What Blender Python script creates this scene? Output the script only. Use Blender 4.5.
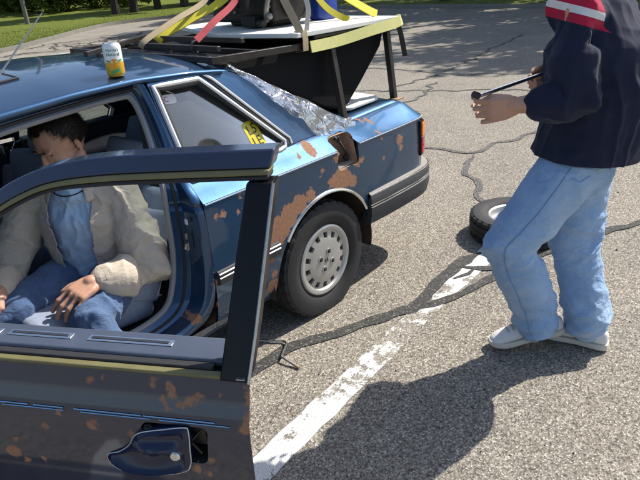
import bpy, bmesh, math, random
import numpy as np
from mathutils import Vector, Matrix, noise, geometry
random.seed(7); rng = np.random.default_rng(11)
for o_ in list(bpy.data.objects): bpy.data.objects.remove(o_)
scene = bpy.context.scene
COL = scene.collection
R = math.radians

# ------------------------------------------------------------------ camera
cam_data = bpy.data.cameras.new('camera')
cam = bpy.data.objects.new('camera', cam_data); COL.objects.link(cam)
CAM_O = Vector((2.0173, 2.6437, 1.6209))
CAM_D = Vector((-0.67146118, -0.61487942, -0.41359786))
CAM_R = Vector((-0.65222328, 0.75531704, -0.06403875))
CAM_U = Vector((-0.35177362, -0.22675862, 0.90820474))
m3 = Matrix((CAM_R, CAM_U, -CAM_D)).transposed()
cam.matrix_world = Matrix.Translation(CAM_O) @ m3.to_4x4()
cam_data.sensor_width = 36.0; cam_data.lens = 605.23 / 640 * 36.0
cam_data.clip_start = 0.05; cam_data.clip_end = 600
scene.camera = cam

# ------------------------------------------------------------------ light
SUN_EL = R(48); SUN_DIR = Vector((-0.97 * math.cos(SUN_EL), 0.243 * math.cos(SUN_EL), math.sin(SUN_EL)))
world = bpy.data.worlds.new('World'); scene.world = world; world.use_nodes = True
wn = world.node_tree; wn.nodes.clear()
sky = wn.nodes.new('ShaderNodeTexSky'); sky.sky_type = 'NISHITA'; sky.sun_disc = False
sky.sun_elevation = SUN_EL
sky.sun_rotation = math.atan2(SUN_DIR.x, SUN_DIR.y)
sky.air_density = 1.0; sky.dust_density = 1.5; sky.ozone_density = 1.0
bg = wn.nodes.new('ShaderNodeBackground'); bg.inputs['Strength'].default_value = 0.12
wo = wn.nodes.new('ShaderNodeOutputWorld')
wn.links.new(sky.outputs[0], bg.inputs[0]); wn.links.new(bg.outputs[0], wo.inputs[0])
sd = bpy.data.lights.new('sun', 'SUN'); sd.energy = 4.6; sd.angle = R(0.5); sd.color = (1.0, 0.95, 0.87)
sun = bpy.data.objects.new('sun', sd); COL.objects.link(sun)
sun.rotation_euler = SUN_DIR.to_track_quat('Z', 'Y').to_euler(); sun.location = (-20, 5, 30)
scene.view_settings.view_transform = 'Standard'; scene.view_settings.look = 'None'
scene.view_settings.exposure = 0.6; scene.view_settings.gamma = 1.0
scene.view_settings.use_curve_mapping = False
scene.render.resolution_x = 1024; scene.render.resolution_y = 768

# ------------------------------------------------------------------ helpers
def s2l(c):
    return tuple((v / 12.92 if v <= 0.04045 else ((v + 0.055) / 1.055) ** 2.4) for v in c)
def rgb(r, g, b): return (*s2l((r / 255, g / 255, b / 255)), 1.0)

class MB:
    """collects geometry for one mesh"""
    def __init__(s): s.V = []; s.F = []; s.M = []; s.mi = 0
    def v(s, p): s.V.append(tuple(p)); return len(s.V) - 1
    def f(s, *i): s.F.append(tuple(i)); s.M.append(s.mi)
    def box(s, c, size, rot=None):
        c = Vector(c); hx, hy, hz = [k / 2 for k in size]; b = len(s.V)
        for x, y, z in ((-1,-1,-1),(1,-1,-1),(1,1,-1),(-1,1,-1),(-1,-1,1),(1,-1,1),(1,1,1),(-1,1,1)):
            p = Vector((x*hx, y*hy, z*hz))
            if rot is not None: p = rot @ p
            s.V.append(tuple(c + p))
        for q in ((0,3,2,1),(4,5,6,7),(0,1,5,4),(1,2,6,5),(2,3,7,6),(3,0,4,7)): s.f(*[b + i for i in q])
    def ring(s, pts): b = len(s.V); s.V += [tuple(p) for p in pts]; return list(range(b, b + len(pts)))
    def loft(s, rings, closed=True, caps=True):
        ids = [s.ring(r) for r in rings]
        for a, b in zip(ids, ids[1:]):
            n = len(a)
            for i in range(n if closed else n - 1):
                j = (i + 1) % n; s.f(a[i], a[j], b[j], b[i])
        if caps and closed:
            s.f(*reversed(ids[0])); s.f(*ids[-1])
        return ids
    def grid(s, pts):       # pts[i][j]
        ids = [s.ring(r) for r in pts]
        for a, b in zip(ids, ids[1:]):
            for i in range(len(a) - 1): s.f(a[i], a[i+1], b[i+1], b[i])
        return ids
    def tube(s, path, r, n=8, closed=False, caps=True, flat=None, up=None):
        path = [Vector(p) for p in path]; N = len(path); rings = []; prev = None
        for i, p in enumerate(path):
            if closed: t = path[(i+1) % N] - path[i-1]
            else: t = path[min(i+1, N-1)] - path[max(i-1, 0)]
            t.normalize()
            if up is not None: a = Vector(up)
            elif prev is None: a = Vector((0,0,1)) if abs(t.z) < 0.9 else Vector((1,0,0))
            else: a = prev
            u = (a - t * a.dot(t))
            if u.length < 1e-5: u = t.orthogonal()
            u.normalize(); w = t.cross(u); prev = u
            rr = r[i] if isinstance(r, (list, tuple)) else r
            ru, rw = (rr, rr) if flat is None else (rr * flat[0], rr * flat[1])
            rings.append([p + u * math.cos(k*2*math.pi/n) * ru + w * math.sin(k*2*math.pi/n) * rw for k in range(n)])
        if closed: rings.append(rings[0])
        s.loft(rings, True, caps and not closed)
    def strip(s, path, prof, closed=False, up=(0,0,1), side=None):
        """sweep a closed profile [(side, up)] along a path"""
        path = [Vector(p) for p in path]; N = len(path); rings = []
        for i, p in enumerate(path):
            t = (path[(i+1) % N] - path[i-1]) if closed else (path[min(i+1,N-1)] - path[max(i-1,0)])
            t.normalize(); u = Vector(up); u = (u - t*u.dot(t)).normalized(); w = t.cross(u)
            rings.append([p + w*a + u*b for a, b in prof])
        if closed: rings.append(rings[0])
        s.loft(rings, True, not closed)
    def lathe(s, prof, n=48, axis='Y', c=(0,0,0)):
        rings = []
        for k in range(n):
            a = 2*math.pi*k/n
            rr = []
            for r, h in prof:
                x, z = r*math.cos(a), r*math.sin(a)
                p = (x, h, z) if axis == 'Y' else ((x, z, h) if axis == 'Z' else (h, x, z))
                rr.append(Vector(c) + Vector(p))
            rings.append(rr)
        ids = [s.ring(r) for r in rings]
        for k in range(n):
            a, b = ids[k], ids[(k+1) % n]
            for i in range(len(prof)-1): s.f(a[i], a[i+1], b[i+1], b[i])
    def ball(s, c, r, n=10, m=7, rot=None):
        c = Vector(c); r = (r, r, r) if not isinstance(r, (tuple, list)) else r; rings = []
        for j in range(1, m):
            ph = math.pi*j/m; ring = []
            for k in range(n):
                t = 2*math.pi*k/n
                p = Vector((math.sin(ph)*math.cos(t)*r[0], math.sin(ph)*math.sin(t)*r[1], -math.cos(ph)*r[2]))
                if rot is not None: p = rot @ p
                ring.append(c + p)
            rings.append(ring)
        ids = [s.ring(q) for q in rings]
        for a, b in zip(ids, ids[1:]):
            for i in range(n): s.f(a[i], a[(i+1) % n], b[(i+1) % n], b[i])
        e = Vector((0,0,r[2])); e = rot @ e if rot is not None else e
        lo = s.v(c - e); hi = s.v(c + e)
        for i in range(n):
            s.f(lo, ids[0][(i+1) % n], ids[0][i]); s.f(hi, ids[-1][i], ids[-1][(i+1) % n])
    def prism(s, outline, fn0, fn1):
        a = s.ring([fn0(*p) for p in outline]); b = s.ring([fn1(*p) for p in outline]); n = len(a)
        for i in range(n): s.f(a[i], a[(i+1) % n], b[(i+1) % n], b[i])
        s.f(*reversed(a)); s.f(*b)
    def build(s, name, mats, parent=None, smooth=True, sharp=35, bevel=0, fix=True, sub=0, solid=0):
        me = bpy.data.meshes.new(name); me.from_pydata(s.V, [], s.F); me.update()
        mats = mats if isinstance(mats, (list, tuple)) else [mats]
        for m in mats: me.materials.append(m)
        if len(mats) > 1: me.polygons.foreach_set('material_index', s.M)
        if fix:
            bm = bmesh.new(); bm.from_mesh(me); bmesh.ops.recalc_face_normals(bm, faces=bm.faces); bm.to_mesh(me); bm.free()
        if smooth:
            me.polygons.foreach_set('use_smooth', [True]*len(me.polygons))
            if sharp: me.set_sharp_from_angle(angle=R(sharp))
        o = bpy.data.objects.new(name, me); COL.objects.link(o)
        if parent is not None: o.parent = parent
        if solid:
            md = o.modifiers.new('s', 'SOLIDIFY'); md.thickness = abs(solid); md.offset = -1 if solid > 0 else 1
        if sub:
            md = o.modifiers.new('u', 'SUBSURF'); md.levels = sub; md.render_levels = sub
        if bevel:
            md = o.modifiers.new('b', 'BEVEL'); md.width = bevel; md.segments = 2; md.limit_method = 'ANGLE'; md.angle_limit = R(40); md.harden_normals = False
        return o

def tag(o, label=None, cat=None, group=None, kind=None):
    if label: o['label'] = label
    if cat: o['category'] = cat
    if group: o['group'] = group
    if kind: o['kind'] = kind
    return o
def thing(name, loc, label, cat, group=None, rz=0):
    o = bpy.data.objects.new(name, None); COL.objects.link(o); o.location = loc; o.rotation_euler = (0, 0, rz)
    o.empty_display_size = 0.1
    return tag(o, label, cat, group)
def adopt(o, parent):
    """parent keeping the world place (parents are unrotated or o is built in world space)"""
    bpy.context.view_layer.update(); o.parent = parent; o.matrix_parent_inverse = parent.matrix_world.inverted(); return o
def copy_tree(o, parent=None):
    c = o.copy(); COL.objects.link(c); c.parent = parent
    for k in ('label', 'category', 'group'):
        pass
    for ch in list(o.children): copy_tree(ch, c)
    return c
def apply_mods(o):
    dg = bpy.context.evaluated_depsgraph_get(); ev = o.evaluated_get(dg)
    me = bpy.data.meshes.new_from_object(ev, preserve_all_data_layers=True, depsgraph=dg)
    o.modifiers.clear(); old = o.data; o.data = me; me.name = o.name
    bpy.data.meshes.remove(old); return o
def boolean_cut(o, cutters, sharp=30):
    for c in cutters:
        md = o.modifiers.new('c', 'BOOLEAN'); md.operation = 'DIFFERENCE'; md.object = c; md.solver = 'EXACT'
    bpy.context.view_layer.update(); apply_mods(o)
    for c in cutters: bpy.data.objects.remove(c)
    me = o.data; me.polygons.foreach_set('use_smooth', [True]*len(me.polygons)); me.set_sharp_from_angle(angle=R(sharp)); return o
def text_mesh(txt, size, extrude=0.0005):
    cu = bpy.data.curves.new('t', 'FONT'); cu.body = txt; cu.size = size; cu.extrude = extrude; cu.align_x = 'CENTER'; cu.align_y = 'CENTER'
    o = bpy.data.objects.new('t', cu); COL.objects.link(o); bpy.context.view_layer.update()
    dg = bpy.context.evaluated_depsgraph_get()
    me = bpy.data.meshes.new_from_object(o.evaluated_get(dg), depsgraph=dg)
    V = [tuple(v.co) for v in me.vertices]; F = [tuple(p.vertices) for p in me.polygons]
    bpy.data.objects.remove(o); bpy.data.curves.remove(cu); bpy.data.meshes.remove(me); return V, F
def interp(x, xs, ys):
    return float(np.interp(x, xs, ys))
def spline(pts, n=8, closed=False):
    pts = [Vector(p) for p in pts]; N = len(pts); out = []
    for i in range(N if closed else N - 1):
        if closed: p0, p1, p2, p3 = pts[i-1], pts[i], pts[(i+1) % N], pts[(i+2) % N]
        else: p0, p1, p2, p3 = pts[max(i-1,0)], pts[i], pts[i+1], pts[min(i+2,N-1)]
        for k in range(n):
            t = k/n
            out.append(0.5*((2*p1) + (p2-p0)*t + (2*p0-5*p1+4*p2-p3)*t*t + (3*p1-p0-3*p2+p3)*t**3))
    if not closed: out.append(pts[-1])
    return out

# ------------------------------------------------------------------ materials
class NT:
    def __init__(s, name):
        s.m = bpy.data.materials.new(name); s.m.use_nodes = True; s.t = s.m.node_tree; s.t.nodes.clear()
        s.out = s.n('ShaderNodeOutputMaterial'); s.b = s.n('ShaderNodeBsdfPrincipled'); s.l(s.b.outputs[0], s.out.inputs[0])
    def n(s, t, **k):
        q = s.t.nodes.new(t)
        for a, v in k.items():
            if a in q.inputs: q.inputs[a].default_value = v
            else: setattr(q, a, v)
        return q
    def l(s, a, b): s.t.links.new(a, b)
    def set(s, **k):
        for a, v in k.items(): s.b.inputs[a.replace('_', ' ')].default_value = v
        return s
    def noise(s, scale, detail=4, rough=0.55, vec=None, dist=0):
        q = s.n('ShaderNodeTexNoise', Scale=scale, Detail=detail, Roughness=rough, Distortion=dist)
        s.l(vec if vec is not None else s.co(), q.inputs['Vector']); return q.outputs['Fac']
    def co(s):
        if not hasattr(s, '_co'): s._co = s.n('ShaderNodeTexCoord').outputs['Object']
        return s._co
    def ramp(s, fac, stops):
        q = s.n('ShaderNodeValToRGB'); e = q.color_ramp.elements
        while len(e) > 1: e.remove(e[-1])
        e[0].position, e[0].color = stops[0]
        for p, c in stops[1:]:
            k = e.new(p); k.color = c
        s.l(fac, q.inputs[0]); return q.outputs[0]
    def mix(s, fac, a, b, mode='MIX'):
        q = s.n('ShaderNodeMix', data_type='RGBA', blend_type=mode)
        for v, i in ((fac, q.inputs[0]), (a, q.inputs[6]), (b, q.inputs[7])):
            if hasattr(v, 'is_linked') or hasattr(v, 'links'): s.l(v, i)
            else: i.default_value = v
        return q.outputs[2]
    def math(s, op, a, b=None, c=None, clamp=False):
        q = s.n('ShaderNodeMath', operation=op, use_clamp=clamp)
        for v, i in zip((a, b, c), q.inputs):
            if v is None: continue
            if hasattr(v, 'links'): s.l(v, i)
            else: i.default_value = v
        return q.outputs[0]
    def bump(s, h, strength=0.3, dist=0.01, prev=None):
        q = s.n('ShaderNodeBump', Strength=strength, Distance=dist); s.l(h, q.inputs['Height'])
        if prev is not None: s.l(prev, q.inputs['Normal'])
        return q.outputs[0]
    def color(s, c): s.l(c, s.b.inputs['Base Color']); return s
    def normal(s, c): s.l(c, s.b.inputs['Normal']); return s
    def rough(s, c): s.l(c, s.b.inputs['Roughness']); return s

def simple(name, col, rough=0.5, metal=0.0, var=0.25, scale=30, bump=0.0, bdist=0.002, **k):
    t = NT(name).set(Roughness=rough, Metallic=metal, **k)
    f = t.noise(scale, 5)
    a = tuple(c*(1-var) for c in col[:3]) + (1,); b = tuple(min(1, c*(1+var)) for c in col[:3]) + (1,)
    t.color(t.mix(f, a, b))
    rr = t.math('MULTIPLY_ADD', f, 0.25, rough - 0.12, clamp=True); t.rough(rr)
    if bump: t.normal(t.bump(t.noise(scale*4, 4), bump, bdist))
    return t.m

def spot_mask(t, spots, flat_axis=1, amp=0.02, nscale=45.0, soft=0.006):
    """0..1 mask of irregular blotches given as (x, y, z, radius) in object space"""
    co = t.co()
    nz = t.n('ShaderNodeTexNoise', Scale=nscale, Detail=6, Roughness=0.62); t.l(co, nz.inputs['Vector'])
    d = t.n('ShaderNodeVectorMath', operation='SUBTRACT'); t.l(nz.outputs['Color'], d.inputs[0]); d.inputs[1].default_value = (0.5, 0.5, 0.5)
    ms = t.n('ShaderNodeVectorMath', operation='MULTIPLY_ADD'); t.l(d.outputs[0], ms.inputs[0])
    ms.inputs[1].default_value = (amp*4, amp*4, amp*4); t.l(co, ms.inputs[2])
    fl = t.n('ShaderNodeVectorMath', operation='MULTIPLY'); t.l(ms.outputs[0], fl.inputs[0])
    k = [1, 1, 1]; k[flat_axis] = 0; fl.inputs[1].default_value = k
    cur = None
    for x, y, z, r in spots:
        p = [x, y, z]; p[flat_axis] = 0
        q = t.n('ShaderNodeVectorMath', operation='DISTANCE'); t.l(fl.outputs[0], q.inputs[0]); q.inputs[1].default_value = p
        e = t.math('SUBTRACT', q.outputs['Value'], r)
        cur = e if cur is None else t.math('MINIMUM', cur, e)
    return t.math('MULTIPLY_ADD', cur, -1.0/soft, 0.5, clamp=True)

def paint_mat(name, spots, amp=.016, c0=(0.015, 0.056, 0.128, 1), c1=(0.025, 0.078, 0.168, 1), metal=0.9, dirt=0.06):
    """faded dark blue metallic paint with rust blotches"""
    t = NT(name)
    base = t.mix(t.noise(3, 4), c0, c1)
    dust = t.ramp(t.noise(14, 8, 0.7), [(0.45, (0,0,0,1)), (0.8, (1,1,1,1))])
    base = t.mix(t.math('MULTIPLY', dust, dirt), base, (0.22, 0.20, 0.17, 1))
    t.set(Metallic=0.9, Coat_Weight=1.0, Coat_Roughness=0.06, Coat_IOR=1.5)
    speck = t.ramp(t.noise(70, 3, 0.6), [(0.735, (0,0,0,1)), (0.76, (1,1,1,1))])
    rust = t.mix(t.noise(60, 7, 0.7), (0.13, 0.055, 0.028, 1), (0.46, 0.25, 0.145, 1))
    mask = spot_mask(t, spots, amp=amp) if spots else None
    mm = t.math('MULTIPLY', speck, 0.55)
    if mask is not None: mm = t.math('MAXIMUM', mask, mm)
    col = t.mix(mm, base, rust)
    if mask is not None:
        pass
    t.color(col)
    inv = t.math('SUBTRACT', 1.0, mm)
    t.l(t.math('MULTIPLY', inv, metal), t.b.inputs['Metallic']); t.l(t.math('MULTIPLY', inv, 1.0), t.b.inputs['Coat Weight'])
    t.rough(t.math('MULTIPLY_ADD', mm, 0.45, t.math('MULTIPLY_ADD', t.noise(9, 5), 0.15, 0.40)))
    b1 = t.bump(t.noise(120, 6, 0.7), 0.0, 0.001)
    hgt = t.math('MULTIPLY', mm, t.noise(160, 5, 0.7))
    t.normal(t.bump(t.math('MULTIPLY_ADD', mm, -0.6, hgt), 0.6, 0.003))
    return t.m

MAT = {}
def make_base_mats():
    M = MAT
    M['black_plastic'] = simple('black plastic', (0.018, 0.018, 0.02, 1), 0.45, var=0.3)
    M['black_trim'] = simple('black gloss trim', (0.004, 0.004, 0.005, 1), 0.30, var=0.2, Specular_IOR_Level=0.25)
    M['rubber'] = simple('rubber seal', (0.02, 0.02, 0.021, 1), 0.7, bump=0.2)
    M['grey_rubber'] = simple('grey door seal', (0.25, 0.25, 0.25, 1), 0.6, bump=0.15)
    M['bumper'] = simple('grey bumper plastic', (0.040, 0.042, 0.046, 1), 0.6, var=0.35, scale=12, bump=0.15)
    M['bumper_top'] = simple('dusty bumper top', (0.26, 0.24, 0.21, 1), 0.65, var=0.25, scale=14)
    M['chrome'] = simple('worn chrome', (0.72, 0.72, 0.72, 1), 0.22, 1.0, var=0.12, scale=40)
    M['steel'] = simple('bare steel', (0.50, 0.49, 0.47, 1), 0.32, 1.0, var=0.2, scale=60)
    M['dark_steel'] = simple('dark steel tube', (0.035, 0.030, 0.028, 1), 0.42, 0.4, var=0.5, scale=25, bump=0.2)
    M['underbody'] = simple('rusty underbody', (0.055, 0.036, 0.026, 1), 0.9, var=0.5, scale=18, bump=0.5, bdist=0.006)
    M['interior'] = simple('blue grey trim', (0.055, 0.066, 0.092, 1), 0.6, var=0.25, scale=20, bump=0.1)
    M['interior_dark'] = simple('dark interior plastic', (0.024, 0.027, 0.034, 1), 0.55, var=0.3, scale=20)
    M['headliner'] = simple('headliner', (0.10, 0.105, 0.115, 1), 0.9, var=0.12, bump=0.2)
    M['seat'] = simple('grey blue seat cloth', (0.27, 0.31, 0.40, 1), 0.9, var=0.2, scale=60, bump=0.35, bdist=0.002)
    M['white_board'] = simple('white painted board', (0.72, 0.72, 0.66, 1), 0.55, var=0.08, scale=6)
    M['black_tub'] = simple('black moulded plastic', (0.0045, 0.0045, 0.0055, 1), 0.8, var=0.4, scale=80, bump=0.3, bdist=0.001, Specular_IOR_Level=0.2)
    M['engine'] = simple('greasy engine iron', (0.020, 0.018, 0.017, 1), 0.5, 0.35, var=0.7, scale=16, bump=0.5, bdist=0.006)
    M['alloy'] = simple('grey cast alloy', (0.24, 0.23, 0.21, 1), 0.45, 0.6, var=0.45, scale=25, bump=0.3)
    M['blue_plastic'] = simple('blue plastic', (0.012, 0.045, 0.30, 1), 0.35, var=0.2)
    M['skin'] = skin_mat('skin tan', (0.50, 0.275, 0.185, 1))
    M['headlamp'] = simple('headlamp glass', (0.5, 0.5, 0.5, 1), 0.08, 0.2)
def skin_mat(name, c):
    t = NT(name).set(Roughness=0.5, Subsurface_Weight=0.12, Subsurface_Scale=0.01)
    t.b.inputs['Subsurface Radius'].default_value = (1.0, 0.35, 0.2)
    f = t.noise(25, 5, 0.6)
    t.color(t.mix(f, tuple(k*0.78 for k in c[:3]) + (1,), tuple(k*1.15 for k in c[:3]) + (1,)))
    t.normal(t.bump(t.noise(260, 4), 0.12, 0.001)); return t.m
def glass_mat(name, tint, rough=0.02, alpha=0.35):
    t = NT(name); t.t.nodes.remove(t.b)
    tr = t.n('ShaderNodeBsdfTransparent', Color=tint); gl = t.n('ShaderNodeBsdfGlossy', Roughness=rough)
    gl.inputs['Color'].default_value = (1, 1, 1, 1)
    fr = t.n('ShaderNodeFresnel', IOR=1.5)
    f2 = t.math('ADD', fr.outputs[0], alpha*0.06, clamp=True)
    mx = t.n('ShaderNodeMixShader'); t.l(f2, mx.inputs[0]); t.l(tr.outputs[0], mx.inputs[1]); t.l(gl.outputs[0], mx.inputs[2])
    df = t.n('ShaderNodeBsdfDiffuse'); df.inputs['Color'].default_value = (0.25, 0.24, 0.22, 1)
    m2 = t.n('ShaderNodeMixShader'); d = t.math('MULTIPLY', t.noise(12, 6, 0.65), 0.22); t.l(d, m2.inputs[0])
    t.l(mx.outputs[0], m2.inputs[1]); t.l(df.outputs[0], m2.inputs[2]); t.l(m2.outputs[0], t.out.inputs[0])
    return t.m
make_base_mats()
MAT['glass'] = glass_mat('side window glass', (0.66, 0.72, 0.72, 1), 0.02, 0.5)
MAT['screen_glass'] = glass_mat('windscreen glass', (0.75, 0.8, 0.78, 1))
# ------------------------------------------------------------------ ground and surroundings
def asphalt_nodes(t):
    co = t.co()
    v = t.n('ShaderNodeTexVoronoi', Scale=175.0, Randomness=1.0); t.l(co, v.inputs['Vector'])
    v2 = t.n('ShaderNodeTexVoronoi', Scale=95.0, Randomness=1.0); t.l(co, v2.inputs['Vector'])
    stone = t.n('ShaderNodeSeparateColor'); t.l(v.outputs['Color'], stone.inputs[0])
    s1 = t.ramp(stone.outputs[0], [(0.0, (0.105, 0.094, 0.080, 1)), (0.25, (0.215, 0.192, 0.158, 1)), (0.60, (0.31, 0.28, 0.232, 1)),
                                   (0.85, (0.41, 0.375, 0.315, 1)), (1.0, (0.64, 0.60, 0.53, 1))])
    pit = t.ramp(v2.outputs['Distance'], [(0.0, (0.9, 0.9, 0.9, 1)), (0.55, (0.9, 0.9, 0.9, 1)), (0.95, (0.45, 0.45, 0.46, 1))])
    col = t.mix(1.0, s1, pit, 'MULTIPLY')
    mot = t.ramp(t.noise(1.1, 6, 0.6), [(0.3, (0.92, 0.91, 0.92, 1)), (0.7, (1.19, 1.17, 1.13, 1))])
    col = t.mix(1.0, col, mot, 'MULTIPLY')
    fine = t.ramp(t.noise(420, 3, 0.7), [(0.3, (0.7, 0.7, 0.7, 1)), (0.7, (1.25, 1.25, 1.25, 1))])
    col = t.mix(1.0, col, fine, 'MULTIPLY')
    b = t.bump(v.outputs['Distance'], 0.55, 0.006); b = t.bump(t.noise(60, 5, 0.7), 0.35, 0.01, b)
    return col, b
def asphalt_mat():
    t = NT('old asphalt with stone aggregate').set(Roughness=0.9, Specular_IOR_Level=0.25)
    c, b = asphalt_nodes(t); t.color(c); t.normal(b); return t.m
def worn_paint_mat():
    t = NT('worn white road paint').set(Roughness=0.75)
    c, b = asphalt_nodes(t)
    n1 = t.noise(9, 8, 0.68); n2 = t.noise(95, 4, 0.6)
    # the mid stretch of the bay line is worn away, its ends are not
    sx = t.n('ShaderNodeSeparateXYZ'); t.l(t.co(), sx.inputs[0])
    wear = t.ramp(t.math('MULTIPLY_ADD', sx.outputs[0], 1/3.0, 0.5), [(0.0, (0.42,)*3+(1,)), (0.205, (0.42,)*3+(1,)), (0.30, (0.50,)*3+(1,)), (0.40, (0.575,)*3+(1,)), (0.55, (0.575,)*3+(1,)), (0.68, (0.46,)*3+(1,)), (1.0, (0.40,)*3+(1,))])
    sepw = t.n('ShaderNodeSeparateColor'); t.l(wear, sepw.inputs[0])
    f = t.math('MULTIPLY_ADD', n2, 0.22, t.math('MULTIPLY', n1, 0.9))
    f = t.math('SUBTRACT', f, sepw.outputs[0]); f = t.math('MULTIPLY_ADD', f, 22.0, 0.0, clamp=True)
    f = t.math('SUBTRACT', 1.0, f); f = t.math('SUBTRACT', 1.0, f)
    white = t.mix(t.noise(40, 4), (0.60, 0.60, 0.58, 1), (0.74, 0.74, 0.72, 1))
    t.color(t.mix(f, c, white)); t.normal(b); return t.m
def tar_mat(k=1.0):
    t = NT('crack sealer tar').set(Roughness=0.75, Specular_IOR_Level=0.3)
    v = t.n('ShaderNodeTexVoronoi', Scale=150.0); t.l(t.co(), v.inputs['Vector'])
    s = t.n('ShaderNodeSeparateColor'); t.l(v.outputs['Color'], s.inputs[0])
    c = t.ramp(s.outputs[0], [(0.0, (0.020, 0.020, 0.021, 1)), (0.6, (0.045, 0.044, 0.043, 1)), (0.93, (0.08, 0.076, 0.07, 1)), (1.0, (0.2, 0.19, 0.17, 1))])
    c = t.mix(1.0, c, (k, k, k*.97, 1), 'MULTIPLY'); t.color(c); t.normal(t.bump(t.noise(130, 5, 0.7), 0.5, 0.004)); return t.m
def grass_mat():
    t = NT('lawn').set(Roughness=0.9, Specular_IOR_Level=0.2)
    a = t.mix(t.noise(0.5, 6, 0.6), (0.125, 0.155, 0.022, 1), (0.20, 0.225, 0.040, 1))
    t.color(t.mix(t.ramp(t.noise(14, 5, 0.7), [(0.35, (0,0,0,1)), (0.75, (1,1,1,1))]), a, (0.085, 0.12, 0.016, 1)))
    t.normal(t.bump(t.noise(30, 6, 0.8), 0.8, 0.05)); return t.m
MAT['asphalt'] = asphalt_mat(); MAT['line'] = worn_paint_mat(); MAT['tar'] = tar_mat(1.1); MAT['tar_old'] = tar_mat(2.1); MAT['grass'] = grass_mat()
MAT['kerb'] = simple('old concrete kerb', (0.20, 0.19, 0.165, 1), 0.9, var=0.35, scale=6, bump=0.4, bdist=0.01)
MAT['kerb_dark'] = MAT['kerb']

g = MB(); S = 260.0
g.grid([[(x, y, 0.0) for y in np.linspace(-S, S, 9)] for x in np.linspace(-S, S, 9)])
asphalt = tag(g.build('asphalt', MAT['asphalt'], smooth=False), kind='structure')

def ribbon(name, path, width, mat, z=0.004, jag=0.25, parent=asphalt, seed=1, step=0.025):
    rr = random.Random(seed); path = [Vector((p[0], p[1], 0)) for p in path]
    pts = []
    for a, b in zip(path, path[1:]):
        n = max(1, int((b-a).length/step))
        pts += [a.lerp(b, k/n) for k in range(n)]
    pts.append(path[-1]); m = MB(); L = []
    for i, p in enumerate(pts):
        t = (pts[min(i+1, len(pts)-1)] - pts[max(i-1, 0)]).normalized(); nrm = Vector((-t.y, t.x, 0))
        w = width(i/(len(pts)-1)) if callable(width) else width
        ends = min(1.0, 0.35 + min(i, len(pts)-1-i)/6.0) if jag else 1.0
        nz = lambda k: 1 + jag*(noise.noise(Vector((p.x*9+k, p.y*9, seed*3.1)))*1.3 + rr.uniform(-.3, .3)*0.5)
        L.append([p + nrm*w/2*nz(0)*ends + Vector((0,0,z)), p - nrm*w/2*nz(20)*ends + Vector((0,0,z))])
    m.grid(L); o = m.build(name, mat, parent, smooth=False); return o
def wob(path, amp=0.02, seed=0, step=0.06):
    out = []; path = [Vector((p[0], p[1], 0)) for p in path]
    for a, b in zip(path, path[1:]):
        n = max(1, int((b-a).length/step)); t = (b-a).normalized(); nr = Vector((-t.y, t.x, 0))
        out += [a.lerp(b, k/n) + nr*amp*noise.noise(Vector((a.lerp(b, k/n).x*4, a.lerp(b, k/n).y*4, seed))) for k in range(n)]
    return out + [path[-1]]
# parking bay lines (all parallel to the car)
ribbon('white_line', [(2.6, 1.47), (1.028, 1.345), (0.82, 1.33), (-0.37, 1.235), (-0.92, 1.215), (-1.9, 1.14), (-3.2, 1.05)], 0.12, MAT['line'], 0.003, 0.10, seed=2)
ribbon('white_line', [(2.2, -12.95), (-2.0, -12.92), (-4.17, -12.9), (-6.3, -12.5), (-12, -12.0)], 0.11, MAT['line'], 0.003, 0.05, seed=5, step=0.2)
# sealed cracks
ribbon('tar_seam', wob([(1.05, 0.80), (0.68, 0.888), (0.34, 0.933), (0.04, 1.059), (-0.23, 1.190), (-0.44, 1.162), (-0.65, 1.145), (-0.852, 1.150), (-1.0, 1.17)], 0.025, 1), lambda t: 0.062 + 0.015*t, MAT['tar'], 0.005, 0.42, seed=11)
ribbon('tar_seam', wob([(-0.22, 1.20), (-0.38, 1.262), (-0.50, 1.315), (-0.66, 1.355), (-0.9, 1.40), (-1.1, 1.46)], 0.02, 2), 0.05, MAT['tar'], 0.0056, 0.45, seed=12)
ribbon('tar_seam', wob([(-0.80, 1.15), (-0.84, 1.24), (-0.92, 1.36), (-1.25, 1.5), (-1.9, 1.75), (-2.9, 2.3), (-4.4, 3.3)], 0.05, 3), 0.05, MAT['tar'], 0.0062, 0.45, seed=13)
ribbon('tar_seam', wob([(-0.62, 1.21), (-0.72, 1.24), (-0.80, 1.235)], 0.02, 2), 0.03, MAT['tar'], 0.0068, 0.3, seed=14)
ribbon('tar_seam', wob([(-1.1, 1.16), (-1.5, 0.95), (-1.838, 0.746), (-2.235, 0.436), (-2.733, 0.199)], 0.10, 4), 0.050, MAT['tar_old'], 0.005, 0.5, seed=15)
ribbon('tar_seam', wob([(-2.731, -0.9), (-2.731, -0.133), (-2.76, 0.15), (-3.1, 0.22), (-3.8, 0.41), (-4.6, 0.9), (-5.6, 1.6)], 0.06, 5), 0.050, MAT['tar_old'], 0.0056, 0.5, seed=16)
ribbon('tar_seam', wob([(-4.6, -2.6), (-5.0, -1.8), (-5.35, -1.0), (-5.7, 0.2), (-6.0, 2.0)], 0.12, 6), 0.054, MAT['tar_old'], 0.005, 0.5, seed=17)
ribbon('tar_seam', wob([(-6.3, -4.6), (-6.3, -3.1), (-6.214, -1.856), (-6.5, -1.2), (-6.965, -0.2), (-8.0, 1.6)], 0.15, 7), 0.061, MAT['tar_old'], 0.0056, 0.5, seed=18)
ribbon('tar_seam', wob([(-4.7, -2.2), (-6.4, -2.2), (-8.2, -2.5), (-11, -3.0)], 0.15, 8), 0.050, MAT['tar_old'], 0.0062, 0.5, seed=19)
ribbon('tar_seam', wob([(-3.2, -1.7), (-4.6, -1.5), (-5.6, -1.9)], 0.12, 9), 0.043, MAT['tar_old'], 0.0068, 0.5, seed=20)
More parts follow.
